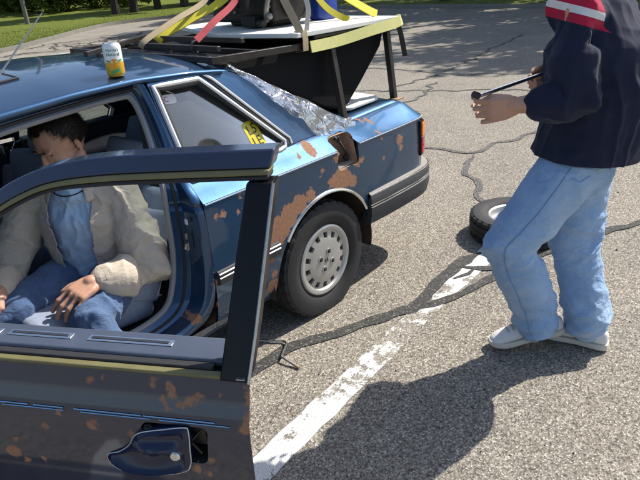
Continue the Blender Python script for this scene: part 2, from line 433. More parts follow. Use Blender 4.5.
# crazed old cracks by the grass edge
rr = random.Random(4)
for k in range(26):
    x = rr.uniform(-9.6, -5.6); y = rr.uniform(-15.2, -12.9); a = rr.choice([0.3, 1.7, -0.5, 2.6]) + rr.uniform(-.4, .4); l = rr.uniform(0.5, 1.6)
    ribbon('tar_seam', wob([(x, y), (x+math.cos(a)*l, y+math.sin(a)*l), (x+math.cos(a+.7)*l*1.6, y+math.sin(a+.7)*l*1.6)], 0.2, k, 0.15), 0.055, MAT['tar'], 0.005+0.0003*k, 0.3, seed=40+k, step=0.1)
# loose pebbles and tar crumbs near the seam
m = MB(); rr = random.Random(9)
for k in range(70):
    x = rr.uniform(-2.6, 1.6); y = rr.uniform(0.9, 2.4); s = rr.choice([0.003, 0.003, 0.004, 0.004, 0.006])
    m.ball((x, y, s*0.6), (s*rr.uniform(.8, 1.4), s, s*0.75), 6, 4)
tag(m.build('gravel_crumbs', MAT['tar']), 'dark crumbs of tar and grit scattered on the asphalt', 'gravel', kind='stuff')

# kerb and verge
KERB = [(14, -12.6), (4, -13.4), (-1.5, -14.0), (-4.87, -14.9), (-7.2, -16.6), (-9.6, -18.6), (-11.6, -19.7), (-14.2, -19.3), (-16.2, -17.6), (-17.3, -14.5), (-17.6, -10.5), (-17.2, -5.5), (-16.6, 2), (-15.6, 14), (-14.5, 30)]
KS = [Vector((p.x, p.y, 0)) for p in spline([(x, y, 0) for x, y in KERB], 10)]
m = MB(); m.strip([p for p in KS], [(-0.075, -0.05), (-0.075, 0.09), (-0.05, 0.115), (0.06, 0.12), (0.075, 0.12), (0.075, -0.05)])
tag(m.build('kerb', MAT['kerb']), kind='structure')
def kerb_normal(i):
    t = (KS[min(i+1, len(KS)-1)] - KS[max(i-1, 0)]).normalized(); return Vector((-t.y, t.x, 0))
# grass sheet outside the kerb: rows offset outward
# outward side = away from the car
rows = []
offs = [0.07, 1.0, 3.0, 6.0, 10.0]
for i, p in enumerate(KS):
    n = kerb_normal(i)
    if (p + n - Vector((-4, -4, 0))).length < (p - n - Vector((-4, -4, 0))).length: n = -n
    row = []
    c = Vector((-3, 4, 0)); far = (p - c).normalized()
    for k, d in enumerate(offs):
        q = p + n*0.07 + far*(d - 0.07) if d > 0.07 else p + n*d
        row.append(Vector((q.x, q.y, 0.115 + 0.015*d + 0.10*noise.noise(Vector((q.x*.2, q.y*.2, 0)))*min(1, d/3))))
    for d in (18, 30, 60, 140):
        q = p + far*d; row.append(Vector((q.x, q.y, 0.25 + 0.012*d)))
    rows.append(row)
m = MB(); m.grid(rows); tag(m.build('grass', MAT['grass'], smooth=True, sharp=0), 'mown green lawn beyond the kerb', 'grass', kind='structure')
# short grass blades along the verge
V = []; F = []
for k in range(26000):
    i = rng.integers(0, len(KS)-1); t = rng.random(); p = KS[i].lerp(KS[i+1], t); c = Vector((-3, 4, 0)); far = (p - c).normalized()
    d = 0.09 + rng.random()**2 * 7.0; q = p + far*d; z = 0.10 + 0.015*d
    h = 0.02 + 0.035*rng.random(); a = rng.random()*6.28; w = 0.008
    b = len(V); V += [(q.x - w*math.cos(a), q.y - w*math.sin(a), z), (q.x + w*math.cos(a), q.y + w*math.sin(a), z), (q.x + rng.normal()*.03, q.y + rng.normal()*.03, z + h)]
    F.append((b, b+1, b+2))
gb = MB(); gb.V = V; gb.F = F; gb.M = [0]*len(F)
tag(gb.build('grass_blades', MAT['grass'], smooth=False, fix=False), 'short green grass blades along the kerb', 'grass', kind='stuff')
# a road beyond the trees
m = MB(); m.grid([[(-8, -44, 0.86), (-60, -27.5, 0.86)], [(-9.5, -49, 0.95), (-62, -32, 0.95)]])
tag(m.build('road', MAT['asphalt'], smooth=False), kind='structure')

# trees
def leaf_mat(name, a, b):
    t = NT(name).set(Roughness=0.6, Specular_IOR_Level=0.3); t.b.inputs['Transmission Weight'].default_value = 0.0
    oi = t.n('ShaderNodeObjectInfo')
    c = t.mix(t.noise(1.3, 3), a, b); c = t.mix(t.math('MULTIPLY', oi.outputs['Random'], 0.35), c, (a[0]*.6, a[1]*.6, a[2]*.6, 1)); t.color(c)
    tr = t.n('ShaderNodeBsdfTranslucent'); t.l(c, tr.inputs['Color']); mx = t.n('ShaderNodeMixShader', Fac=0.35)
    t.l(t.b.outputs[0], mx.inputs[1]); t.l(tr.outputs[0], mx.inputs[2]); t.l(mx.outputs[0], t.out.inputs[0]); return t.m
MAT['leaf'] = leaf_mat('young spring leaves', (0.065, 0.110, 0.014, 1), (0.13, 0.17, 0.03, 1))
MAT['needle'] = leaf_mat('dark conifer needles', (0.016, 0.034, 0.012, 1), (0.035, 0.06, 0.018, 1))
MAT['bark'] = simple('grey brown bark', (0.035, 0.028, 0.022, 1), 0.95, var=0.5, scale=9, bump=0.8, bdist=0.02)
def trunk_mesh(h, r, seed, limbs=9, lean=0.04, start=0.3):
    rr = random.Random(seed); m = MB(); path = []
    for k in range(9):
        t = k/8; path.append((rr.uniform(-.04, .04)*h*.3*t + lean*h*t, rr.uniform(-.04, .04)*h*.3*t, h*0.85*t))
    m.tube(path, [r*(1.25 if k == 0 else 1)*(1-0.8*k/8) for k in range(9)], 9)
    for k in range(limbs):
        t = start + (0.95-start)*k/limbs; a = k*2.4 + rr.random(); i = min(7, int(t*8)); p = Vector(path[i]).lerp(Vector(path[i+1]), t*8-i)
        L = h*0.30*(1.15-t); d = Vector((math.cos(a), math.sin(a), rr.uniform(.25, .7)))
        m.tube([p, p+d*L*.5+Vector((0,0,.03*h)), p+d*L], [r*.38*(1.1-t), r*.24*(1.1-t), r*.06], 6)
    return m
def crown_mesh(h, rad, base, seed, n=7000, size=0.16, cone=False):
    g_ = np.random.default_rng(seed); nc = 70; C = []
    while len(C) < nc:
        p = g_.uniform(-1, 1, 3)
        if np.linalg.norm(p) < 1 and np.linalg.norm(p) > 0.35:
            z = base + (p[2]*.5+.5)*(h-base)
            rr_ = rad*(1.08-(z-base)/(h-base)) if cone else rad
            C.append((p[0]*rr_, p[1]*rr_, z, g_.uniform(.35, .75)*rad*.38))
    C = np.array(C); k = g_.integers(0, nc, n); q = g_.normal(size=(n, 3)); q /= np.linalg.norm(q, axis=1)[:, None]
    P = C[k, :3] + q*(C[k, 3]*g_.random(n)**.4)[:, None]*np.array([1, 1, .75])
    nm = q + g_.normal(size=(n, 3))*.6; nm /= np.linalg.norm(nm, axis=1)[:, None]
    t = np.cross(nm, g_.normal(size=(n, 3))); t /= np.linalg.norm(t, axis=1)[:, None]; b = np.cross(nm, t)
    s = (size*g_.uniform(.6, 1.3, n))[:, None]
    V = np.stack([P - t*s*.5, P + b*s*.32, P + t*s*.6, P - b*s*.32], 1).reshape(-1, 3)
    m = MB(); m.V = V.tolist(); m.F = [(4*i, 4*i+1, 4*i+2, 4*i+3) for i in range(n)]; m.M = [0]*n
    return m
PROTO = {}
def proto(kind):
    if kind not in PROTO:
        h, r, rad, base, n, size, mat, cone = {'maple': (9.0, .16, 3.0, 2.2, 15000, .20, 'leaf', False), 'ash': (11.0, .15, 2.7, 3.4, 14000, .20, 'leaf', False),
            'pine': (13.0, .17, 2.5, 2.6, 15000, .20, 'needle', True), 'spruce': (7.0, .13, 2.2, .25, 13000, .19, 'needle', True), 'bush': (2.6, .05, 1.5, .1, 6000, .14, 'leaf', False)}[kind]
        a = trunk_mesh(h, r, sum(map(ord, kind)) % 7, start=0.35).build('trunk', MAT['bark']); b = crown_mesh(h, rad, base, len(kind)*5+3, n, size, cone).build('crown', MAT[mat], smooth=False, fix=False)
        PROTO[kind] = (a.data, b.data); bpy.data.objects.remove(a); bpy.data.objects.remove(b)
    return PROTO[kind]
def tree(kind, x, y, sc, rz, label, cat='tree', group=None, name=None):
    d = ((x+3)**2 + (y-4)**2) ** .5
    e = thing(name or {'maple': 'maple_tree', 'ash': 'leafy_tree', 'pine': 'pine_tree', 'spruce': 'spruce_tree', 'bush': 'bush'}[kind], (x, y, 0.12), label, cat, group, rz)
    e.scale = (sc, sc, sc)
    for nme, me in zip(('trunk', 'crown'), proto(kind)):
        o = bpy.data.objects.new(nme, me); COL.objects.link(o); o.parent = e
    return e
rr = random.Random(21)
for i, (x, y) in enumerate([(-13.9, -23.4), (-15.0, -23.6), (-16.6, -24.0), (-17.6, -23.2)]):
    tree('pine', x, y, rr.uniform(.85, 1.1), rr.random()*6, ['dark pine closest to the utility pole in the lawn row', 'second dark pine of the lawn row from the utility pole', 'third dark pine of the lawn row from the utility pole', 'dark pine of the lawn row right beside the broad spruce'][i], group='pines on the lawn')
tree('spruce', -19.6, -24.2, 1.0, 1.0, 'broad dark spruce with branches to the ground beside the pine row')
tree('spruce', -22.5, -23.5, 0.8, 2.0, 'smaller dark spruce standing past the broad spruce')
for i, (x, y) in enumerate([(-17, -40), (-13.5, -41), (-20.5, -43), (-11, -37), (-25, -42), (-29, -40), (-9, -39), (-15, -46), (-33, -37), (-22, -49), (-6, -36), (-2.5, -35), (-36, -34), (-19, -52), (-28, -50)]):
    tree(('maple', 'ash', 'maple', 'pine')[i % 4], x, y, rr.uniform(.8, 1.25), rr.random()*6, 'leafy tree in the wooded row behind the far lawn' if i % 4 != 3 else 'tall dark pine in the wooded row behind the far lawn', group='far leafy trees' if i % 4 != 3 else 'far pines')
for i, (x, y) in enumerate([(-13.6, -34.6), (-13.4, -32.3), (-15.0, -31.2), (-14.2, -29.3), (-16.5, -29.5), (-18.5, -30.5), (-22, -38), (-11.5, -37), (-17.5, -27.6)]):
    tree('bush', x, y, rr.uniform(.8, 1.3), rr.random()*6, 'low green bush under the far wooded row beyond the lawn', 'bush', 'far bushes')
for i, (x, y, s) in enumerate([(-19.0, -9.5, 1.35), (-19.7, -4.6, 1.5), (-19.0, 0.6, 1.4), (-21.5, -14.5, 1.1), (-19.2, 5.5, 1.2), (-26, -8, 1.2), (-26, -1, 1.2)]):
    tree('maple', x, y, s, rr.random()*6, 'spreading maple on the grass verge, shading the asphalt', group='verge maples')
# a wood far behind that closes the view
m = MB(); V = []
g_ = np.random.default_rng(3)
n = 46000; ang = g_.uniform(R(165), R(318), n); dist = g_.uniform(62, 74, n); z = g_.random(n)**.8*9 + .4
P = np.stack([2+np.cos(ang)*dist, 2.6+np.sin(ang)*dist, z], 1); nm = g_.normal(size=(n, 3)); t_ = np.cross(nm, g_.normal(size=(n, 3))); t_ /= np.linalg.norm(t_, axis=1)[:, None]
b_ = np.cross(t_, nm/np.linalg.norm(nm, axis=1)[:, None]); s = g_.uniform(.35, .95, n)[:, None]
V = np.stack([P-t_*s*.5, P+b_*s*.4, P+t_*s*.5, P-b_*s*.4], 1).reshape(-1, 3)
m.V = V.tolist(); m.F = [(4*i, 4*i+1, 4*i+2, 4*i+3) for i in range(n)]; m.M = [0]*n
tag(m.build('far_wood', MAT['leaf'], smooth=False, fix=False), 'far green wood closing the view behind the lot', 'wood', kind='stuff')
# poles
MAT['pole'] = simple('weathered grey pole', (0.17, 0.155, 0.14, 1), 0.85, var=0.3, scale=8, bump=0.3)
e = thing('utility_pole', (-9.5, -22.7, 0.12), 'grey leaning-free utility pole standing on the lawn by the kerb'.replace('leaning-free ', ''), 'pole')
m = MB(); m.tube([(0, 0, 0), (0, 0, 4), (0, 0, 8.5)], [.085, .08, .065], 12); m.build('post', MAT['pole'], e)
m = MB(); m.box((0, 0, 7.9), (1.6, .09, .11)); m.build('cross_arm', MAT['pole'], e)
e = thing('lamp_post', (-17.2, -34.5, 0.4), 'slim grey lamp post by the far road', 'lamp post')
m = MB(); m.tube([(0, 0, 0), (0, 0, 5.4)], [.06, .04], 10); m.build('post', MAT['pole'], e)
m = MB(); m.tube([(0, 0, 5.38), (.5, 0, 5.6), (1.1, 0, 5.6)], .03, 8); m.build('arm', MAT['pole'], e)
m = MB(); m.box((1.3, 0, 5.58), (.5, .18, .09)); m.build('lamp_head', MAT['black_plastic'], e, bevel=.02)
MAT['sign_red'] = simple('red sign face', (0.45, 0.03, 0.03, 1), 0.4); MAT['sign_white'] = simple('white sign face', (0.7, 0.7, 0.7, 1), 0.4)
e = thing('road_sign', (-19.5, -32.5, 0.35), 'small red and white sign on a thin post by the far road', 'sign', rz=R(42))
m = MB(); m.tube([(0, 0, 0), (0, 0, 2.2)], .025, 8); m.build('post', MAT['steel'], e)
m = MB(); m.box((0, -.04, 1.95), (.42, .012, .30)); m.build('panel', MAT['sign_white'], e, bevel=.003)
m = MB(); m.box((0, -.052, 1.95), (.34, .006, .12)); m.build('red_band', MAT['sign_red'], e)
# ------------------------------------------------------------------ the car (car axes: +X front, +Y driver's side, rear axle at X=0)
def xs(*p): return p
YS_X = [-1.0, -0.95, -0.935, -0.915, -0.88, -0.80, -0.6, -0.3, 0.3, 1.5, 2.6, 3.0, 3.2, 3.34, 3.40]
YS_Y = [0.70, 0.755, 0.785, 0.808, 0.826, 0.836, 0.843, 0.848, 0.850, 0.850, 0.846, 0.825, 0.79, 0.72, 0.64]
def yside(X): return interp(X, YS_X, YS_Y)
DZ = [0.20, 0.26, 0.35, 0.50, 0.65, 0.78, 0.803, 0.81]
DY = [-0.075, -0.032, -0.012, 0.0, 0.0, -0.005, -0.007, -0.008]
def ybody(X, z): return yside(X) + interp(z, DZ, DY)
def belt(X):      # top edge of the body side (y, z)
    y = interp(X, [-0.95, -0.88, -0.42, -0.1, 0.15, 2.0, 3.3], [0.70, 0.70, 0.695, 0.75, 0.772, 0.772, 0.70])
    z = interp(X, [-0.955, -0.93, -0.88, -0.45, -0.1, 0.15, 2.0, 2.6, 3.3, 3.4], [0.815, 0.846, 0.884, 0.868, 0.879, 0.885, 0.885, 0.875, 0.80, 0.74])
    return min(y, yside(X) - 0.02), z
CREASE = 0.808
def side_column0(X, zlow=0.21):
    yb, zb = belt(X); cz = min(CREASE, zb - 0.03); ysc = ybody(X, cz) if zb > 0.81 else yside(X)
    pts = [(ybody(X, z), z) for z in np.linspace(zlow, cz - 0.012, 15)]
    pts.append((ysc + 0.0035, cz - 0.004)); pts.append((ysc + 0.0035, cz + 0.004))
    for t in (0.22, 0.45, 0.68, 0.86, 1.0):
        y = ysc + (yb - ysc)*t; z = cz + (zb - cz)*(t**0.85 if t < 1 else 1); pts.append((y, z))
    pts.append((yb - 0.018, zb + 0.003))
    return pts
def gplane(z): return 0.765 - (z - 0.895)*0.44          # greenhouse side
def zroof(X, y):
    zc = interp(X, [0.28, 0.36, 0.5, 0.75, 1.0, 1.26, 1.5, 1.72], [1.288, 1.300, 1.315, 1.328, 1.322, 1.303, 1.283, 1.255])
    return zc - 0.052*(abs(y)/0.6)**2.4

car = thing('car', (0, 0, 0), 'rusty dark blue two-door coupe with open driver door and a flat rear tyre', 'car')
RUST_Q = [(0.03, 0, 0.855, 0.030), (0.115, 0, 0.845, 0.010), (0.315, 0, 0.785, 0.012), (0.004, 0, 0.745, 0.014), (0.02, 0, 0.72, 0.008),
          (-0.645, 0, 0.735, 0.030), (-0.655, 0, 0.690, 0.016), (-0.47, 0, 0.868, 0.012), (-0.51, 0, 0.858, 0.013), (-0.467, 0, 0.815, 0.009), (-0.48, 0, 0.785, 0.011), (-0.489, 0, 0.675, 0.009),
          (0.515, 0, 0.782, 0.010), (0.612, 0, 0.742, 0.017), (0.65, 0, 0.742, 0.012), (0.535, 0, 0.725, 0.010),
          (-0.12, 0, 0.668, 0.052), (-0.17, 0, 0.655, 0.045), (-0.06, 0, 0.672, 0.03), (-0.22, 0, 0.63, 0.03), (-0.295, 0, 0.72, 0.018), (-0.10, 0, 0.775, 0.016), (-0.16, 0, 0.706, 0.02), (-0.26, 0, 0.708, 0.018),
          (0.10, 0, 0.655, 0.035), (0.18, 0, 0.640, 0.05), (0.25, 0, 0.605, 0.06), (0.31, 0, 0.565, 0.065), (0.36, 0, 0.52, 0.06), (0.385, 0, 0.47, 0.04),
          (0.37, 0, 0.30, 0.035), (0.365, 0, 0.36, 0.018), (0.70, 0, 0.47, 0.012), (0.715, 0, 0.36, 0.016), (0.80, 0, 0.335, 0.02), (-0.88, 0, 0.80, 0.01)]
MAT['paint'] = paint_mat('faded blue paint with rust', RUST_Q)
MAT['paint_clean'] = paint_mat('faded blue paint', None)
# panels -----------------------------------------------------------
def side_panel(name, X0, X1, sgn, mat, zlow=0.21, step=0.03, parent=car):
    n = max(2, int(abs(X1-X0)/step)); m = MB(); low = 0.03 if sgn < 0 and X0 < 1 else 0.0
    def side_column(X, zl): return [(y, z - (low*interp(X, [-.3, -.05], [0, 1]) if k > 16 else 0)) for k, (y, z) in enumerate(side_column0(X, .37 if X < -.345 else zl))]
    Xs = list(np.linspace(X0, X1, n+1))
    outer = [[(X, sgn*y, z) for y, z in side_column(X, zlow)] for X in Xs]
    inner = [[(X, sgn*(y-0.012), z - (0.008 if k > 18 else 0)) for k, (y, z) in enumerate(side_column(X, zlow))] for X in Xs]
    a = m.grid(outer); b = m.grid(inner); K = len(outer[0])
    for i in range(n):
        m.f(a[i][0], a[i+1][0], b[i+1][0], b[i][0]); m.f(a[i][K-1], a[i+1][K-1], b[i+1][K-1], b[i][K-1])
    for j in range(K-1):
        m.f(a[0][j], a[0][j+1], b[0][j+1], b[0][j]); m.f(a[n][j], a[n][j+1], b[n][j+1], b[n][j])
    return m.build(name, mat, parent, sharp=28)
def arch_cutter(Xc, sgn, r=0.352):
    m = MB(); rings = []
    pts = [(Xc + r*math.cos(a), 0.285 + r*math.sin(a)*0.985) for a in np.linspace(0, math.pi, 41)]
    pts = [(Xc + r*1.0, -0.1)] + pts + [(Xc - r*1.02, -0.1)]
    m.prism(pts, lambda x, z: (x, sgn*0.6, z), lambda x, z: (x, sgn*1.0, z)); return m.build('c', MAT['paint'], smooth=False)
def rrect(cx, cz, hx, hz, r, n=6, skew=0.0):
    out = []
    for sx, sz, a0 in ((1, 1, 0), (-1, 1, 90), (-1, -1, 180), (1, -1, 270)):
        for k in range(n+1):
            a = R(a0 + 90*k/n); x = cx + sx*(hx-r) + r*math.cos(a); z = cz + sz*(hz-r) + r*math.sin(a); out.append((x + skew*(z-cz), z))
    return out
AX = -0.01
FUEL = rrect(-0.195, 0.785, 0.082, 0.078, 0.028)
q = side_panel('quarter_panel', 0.70, -0.955, 1, MAT['paint'])
fc = MB(); fc.prism(FUEL, lambda x, z: (x, 0.6, z), lambda x, z: (x, 1.0, z)); fc = fc.build('c', MAT['paint'], smooth=False)
boolean_cut(q, [arch_cutter(AX, 1), fc])
tag(q, 'rust-eaten rear quarter panel with open fuel filler')
q2 = side_panel('quarter_panel', 0.70, -0.955, -1, MAT['paint_clean']); boolean_cut(q2, [arch_cutter(AX, -1)])
side_panel('far_door', 0.707, 2.02, -1, MAT['paint_clean'])
for s in (1, -1):
    fp = side_panel('front_fender', 2.03, 3.395, s, MAT['paint_clean']); boolean_cut(fp, [arch_cutter(2.60, s)])
# fuel filler pocket
m = MB(); out_r = [(x, ybody(x, min(z, .8)) - 0.014 - max(0, z-.808)*.75, z) for x, z in rrect(-0.195, 0.785, 0.084, 0.080, 0.028)]
in_r = [(-0.195 + (x+0.195)*0.9, 0.745, 0.785 + (z-0.785)*0.9) for x, y, z in out_r]
m.loft([out_r, in_r], True, False); c0 = m.v((-0.195, 0.742, 0.785)); b0 = len(out_r)
for i in range(b0): m.f(b0+i, b0+(i+1) % b0, c0)
MAT['filler'] = simple('rusty filler pocket', (0.36, 0.23, 0.145, 1), 0.85, var=0.5, scale=30, bump=0.5, bdist=0.004)
fpk = m.build('fuel_pocket', MAT['filler'], car)
m = MB(); m.lathe([(0, .03), (.028, .03), (.034, .024), (.036, 0), (.05, -.004), (.053, -.012)], 24, 'Y', (-0.165, 0.755, 0.762)); m.box((-.165, .788, .762), (.05, .014, .012), Matrix.Rotation(.5, 3, 'Y'))
m.build('filler_cap', MAT['filler'], fpk)
m = MB(); m.tube(spline([(-.215, .76, .84), (-.222, .785, .80), (-.245, .79, .76), (-.255, .765, .73)], 5), .007, 8); m.ball((-.248, .785, .735), .017, 8, 6); m.ball((-.187, .77, .842), .008, 8, 6); m.ball((-.212, .77, .822), .008, 8, 6); m.build('drain_hose', MAT['rubber'], fpk)
m = MB(); m.box((-.205, .80, .712), (.105, .05, .005), Matrix.Rotation(.12, 3, 'Y')); m.build('pocket_lip', MAT['bumper_top'], fpk)
# bright crease pinstripe on the quarter
def side_strip(name, X0, X1, z, w, out, mat, sgn=1, th=0.003, parent=car, n=40):
    m = MB(); P = []
    for X in np.linspace(X0, X1, n):
        y = ybody(X, z); P.append([(X, sgn*(y+out-th), z-w/2), (X, sgn*(y+out), z-w/2+.001), (X, sgn*(y+out), z+w/2-.001), (X, sgn*(y+out-th), z+w/2)])
    m.grid(P); return m.build(name, mat, parent, smooth=False)
MAT['pin'] = simple('pale blue pinstripe', (0.45, 0.55, 0.66, 1), 0.35, var=0.2)
side_strip('pinstripe', 0.695, -0.11, 0.806, 0.0062, 0.0055, MAT['pin']); side_strip('pinstripe', -0.285, -0.93, 0.806, 0.0062, 0.0055, MAT['pin'])
# side moulding in front of the wheel: black body with two bright lines
m = MB(); P = []
for X in np.linspace(0.69, 0.335, 14):
    y = ybody(X, .49); P.append([(X, y-.004, .452), (X, y+.012, .456), (X, y+.017, .470), (X, y+.017, .500), (X, y+.010, .514), (X, y-.004, .518)])
m.grid(P); m.f(*[k for k in range(6)]); sm = m.build('side_moulding', MAT['bumper'], car, sharp=25)
for zz in (.505, .487):
    m = MB(); m.tube([(X, ybody(X, .49)+.0165, zz) for X in np.linspace(.69, .337, 12)], .004, 6); m.build('bright_line', MAT['chrome'], sm)
# wheel arch lip
m = MB(); pts = [(AX + 0.354*math.cos(a), 0.285 + 0.354*math.sin(a)*.985) for a in np.linspace(R(36), R(152), 40)]
m.tube([(x, ybody(x, z)+.003, z) for x, z in pts], .0085, 8, flat=(1, .8)); m.build('arch_lip', MAT['chrome'], car)
# wheel housings
def housing(Xc, s):
    m = MB(); prof = []
    for a in np.linspace(R(-12), R(192), 30):
        x = Xc + .375*math.cos(a); z = .285 + .375*math.sin(a); prof.append([(x, s*.828, z), (x, s*.50, z)])
    m.grid(prof); m.f(*[2*i+1 for i in range(30)]); return m.build('wheel_housing', MAT['underbody'], car, sharp=40)
for Xc in (AX, 2.60):
    for s in (1, -1): housing(Xc, s)
# rear panel, trunk lid, valance
m = MB(); m.grid([[(-0.953 - 0.02*(1-(y/.76)**2), y, z) for z in np.linspace(.36, .815, 8)] for y in np.linspace(-.755, .755, 25)]); m.build('rear_panel', MAT['paint_clean'], car)
def zdeck(X, y):
    e = interp(X, [-0.97, -0.93, -0.88, -0.45, -0.40], [0.825, 0.852, 0.886, 0.872, 0.874])
    return e + 0.022*(1 - (y/0.68)**2)
m = MB(); m.grid([[(X, y, zdeck(X, y)) for y in np.linspace(-.678, .678, 25)] for X in list(np.linspace(-.40, -.86, 10)) + [-.89, -.92, -.945, -.968]])
m.build('trunk_lid', MAT['paint_clean'], car, solid=.01)
m = MB(); m.box((-.66, 0, .62), (.54, 1.0, .36)); m.box((-.2, 0, .56), (.4, .98, .45)); m.build('trunk_tub', MAT['underbody'], car)
m = MB(); m.box((1.1, 0, .245), (4.1, 1.0, .07)); m.box((1.35, 0, .245), (1.75, 1.44, .068)); m.build('floor_pan', MAT['underbody'], car)
# hood, nose, front bumper
m = MB(); m.grid([[(X, y, interp(X, [2.28, 2.4, 2.9, 3.3, 3.40], [.905, .90, .865, .80, .73]) + .02*(1-(y/.7)**2)) for y in np.linspace(-.70, .70, 15)] for X in (2.28, 2.35, 2.5, 2.7, 2.9, 3.1, 3.25, 3.33, 3.38, 3.40)]); m.build('hood', MAT['paint_clean'], car, solid=.01)
m = MB(); m.grid([[(3.40 - .02*(y/.65)**2, y, z) for z in (.36, .5, .62, .74)] for y in np.linspace(-.65, .65, 11)]); m.build('front_panel', MAT['black_plastic'], car)
for s in (1, -1):
    m = MB(); m.box((3.405, s*.46, .645), (.02, .36, .11)); m.build('headlight', MAT['headlamp'], car, bevel=.006)
# bumpers -----------------------------------------------------------
def bumper(name, plan, flip):
    e = MB(); top = MB(); P = spline([(x, y, 0) for x, y in plan], 6); prof = [(-.075, .335), (-.022, .338), (.0, .352), (.012, .40), (.014, .445), (.004, .452), (.004, .462), (.014, .468), (.014, .492), (.006, .512)]
    def ringat(i, pr):
        t = (P[min(i+1, len(P)-1)] - P[max(i-1, 0)]).normalized(); n = Vector((-t.y, t.x, 0)) * flip
        return [P[i] + n*a + Vector((0, 0, z)) for a, z in pr]
    e.grid([ringat(i, prof) for i in range(len(P))]); e.f(*range(len(prof))); e.f(*[(len(P)-1)*len(prof)+k for k in range(len(prof))])
    b = e.build(name, MAT['bumper'], car, sharp=40)
    top.grid([ringat(i, [(.0055, .5125), (-.004, .525), (-.07, .536)]) for i in range(len(P))]); top.build('bumper_step', MAT['bumper_top'], b)
    c = MB()
    for zz, aa in ((.514, .0085), (.4585, .008)):
        c.loft([[q + Vector((0, 0, 0)) for q in ringat(i, [(aa-.004, zz-.005), (aa+.001, zz-.004), (aa+.001, zz+.004), (aa-.004, zz+.005)])] for i in range(len(P))], True, True)
    c.build('bright_line', MAT['chrome'], b)
rp = [(-.345, .852), (-.5, .856), (-.72, .853), (-.88, .84), (-.98, .805), (-1.035, .745), (-1.055, .66), (-1.065, .4), (-1.07, 0)]
bumper('rear_bumper', rp + [(x, -y) for x, y in reversed(rp[:-1])], 1 if False else -1)
fpn = [(2.96, -.842), (3.15, -.825), (3.33, -.77), (3.43, -.66), (3.46, -.35), (3.47, 0)]
bumper('front_bumper', fpn + [(x, -y) for x, y in reversed(fpn[:-1])], -1)
# tail lights
MAT['amber'] = simple('amber lens', (0.75, 0.20, 0.02, 1), 0.18, var=0.1); MAT['redlens'] = simple('red lens', (0.42, 0.012, 0.02, 1), 0.16, var=0.15)
for s in (1, -1):
    pl = spline([(-.864, .832, 0), (-.908, .818, 0), (-.938, .792, 0), (-.958, .755, 0), (-.972, .66, 0), (-.98, .42, 0)], 5)
    def band(z0, z1, off, mat, nm, par):
        m = MB(); P = []
        for i, p in enumerate(pl):
            t = (pl[min(i+1, len(pl)-1)] - pl[max(i-1, 0)]).normalized(); n = Vector((t.y, -t.x, 0)); n = n if n.x < 0 or n.y > 0 else -n
            P.append([Vector((p.x, p.y, z)) + n*(off if 0 < k < 3 else off-.012) for k, z in enumerate((z0, z0+.004, z1-.004, z1))])
        m.grid([[Vector((q.x, s*q.y, q.z)) for q in r_] for r_ in P]); m.f(0, 1, 2, 3); return m.build(nm, mat, par, smooth=True)
    tl = band(.585, .785, .006, MAT['black_trim'], 'tail_light', car)
    band(.700, .778, .012, MAT['amber'], 'amber_lens', tl); band(.648, .690, .012, MAT['redlens'], 'red_lens', tl); band(.598, .644, .012, MAT['redlens'], 'red_lens', tl); band(.6905, .6995, .014, MAT['chrome'], 'bright_strip', tl)
# roof --------------------------------------------------------------
rx = list(np.linspace(.28, 1.72, 49)); ry = list(np.linspace(-.612, .612, 41))
m = MB(); m.grid([[(X, y, zroof(X, y)) for y in ry] for X in rx])
roof = m.build('roof', MAT['paint_clean'], car, solid=.012)
m = MB(); m.grid([[(X, y*.96, zroof(X, y)-.028) for y in ry[::2]] for X in rx[::2]]); m.build('headliner', MAT['headliner'], car)
# sunroof panel with its groove
def on_roof(X, y, up=0.0): return (X, y, zroof(X, y) + up)
cor = [(1.04, -.30), (1.04, .30), (1.52, .30), (1.52, -.30)]
path = []
for (xa, ya), (xb, yb) in zip(cor, cor[1:] + cor[:1]): path += [on_roof(xa + (xb-xa)*t, ya + (yb-ya)*t, .0015) for t in np.linspace(0, 1, 12)[:-1]]
m = MB(); m.tube(path, .007, 6, closed=True); m.build('sunroof_seal', MAT['rubber'], roof)
m = MB(); m.grid([[on_roof(X, y, .0045) for y in np.linspace(-.293, .293, 15)] for X in np.linspace(1.047, 1.513, 13)]); m.build('sunroof_panel', MAT['paint_clean'], roof)
# drip rails
for s in (1, -1):
    m = MB(); m.tube([(X, s*.622, zroof(X, .612)-.004) for X in np.linspace(.34, 1.70, 30)], .0055, 8, flat=(1.3, .8)); m.build('drip_rail', MAT['paint_clean'], roof)
# greenhouse side skins ----------------------------------------------
def side_xyz(X, z, s, out=0.0):
    t = max(0, min(1, (0.12 - X)/0.52)); return (X, s*(gplane(z) + out - 0.072*t*max(0, min(1, (1.12 - z)/0.2))), z)
def subdiv(poly, step=0.05):
    out = []
    for (a, b), (c, d) in zip(poly, poly[1:] + poly[:1]):
        n = max(1, int(math.hypot(c-a, d-b)/step)); out += [(a+(c-a)*k/n, b+(d-b)*k/n) for k in range(n)]
    return out
def skin_with_holes(name, outer, holes, s, mat, parent=car, th=.03):
    polys = [subdiv(outer)] + [subdiv(h) for h in holes]
    tri = geometry.tessellate_polygon([[Vector((x, z, 0)) for x, z in p] for p in polys]); flat = [p for pl in polys for p in pl]
    m = MB(); a = m.ring([side_xyz(x, z, s) for x, z in flat]); b = m.ring([side_xyz(x, z, s, -th) for x, z in flat])
    for t in tri: m.f(*[a[i] for i in t]); m.f(*[b[i] for i in reversed(t)])
    k = 0
    for p in polys:
        n = len(p)
        for i in range(n): m.f(a[k+i], a[k+(i+1) % n], b[k+(i+1) % n], b[k+i])
        k += n
    return m.build(name, mat, parent, sharp=30)
def rail_z(X): return zroof(X, .612) - 0.001
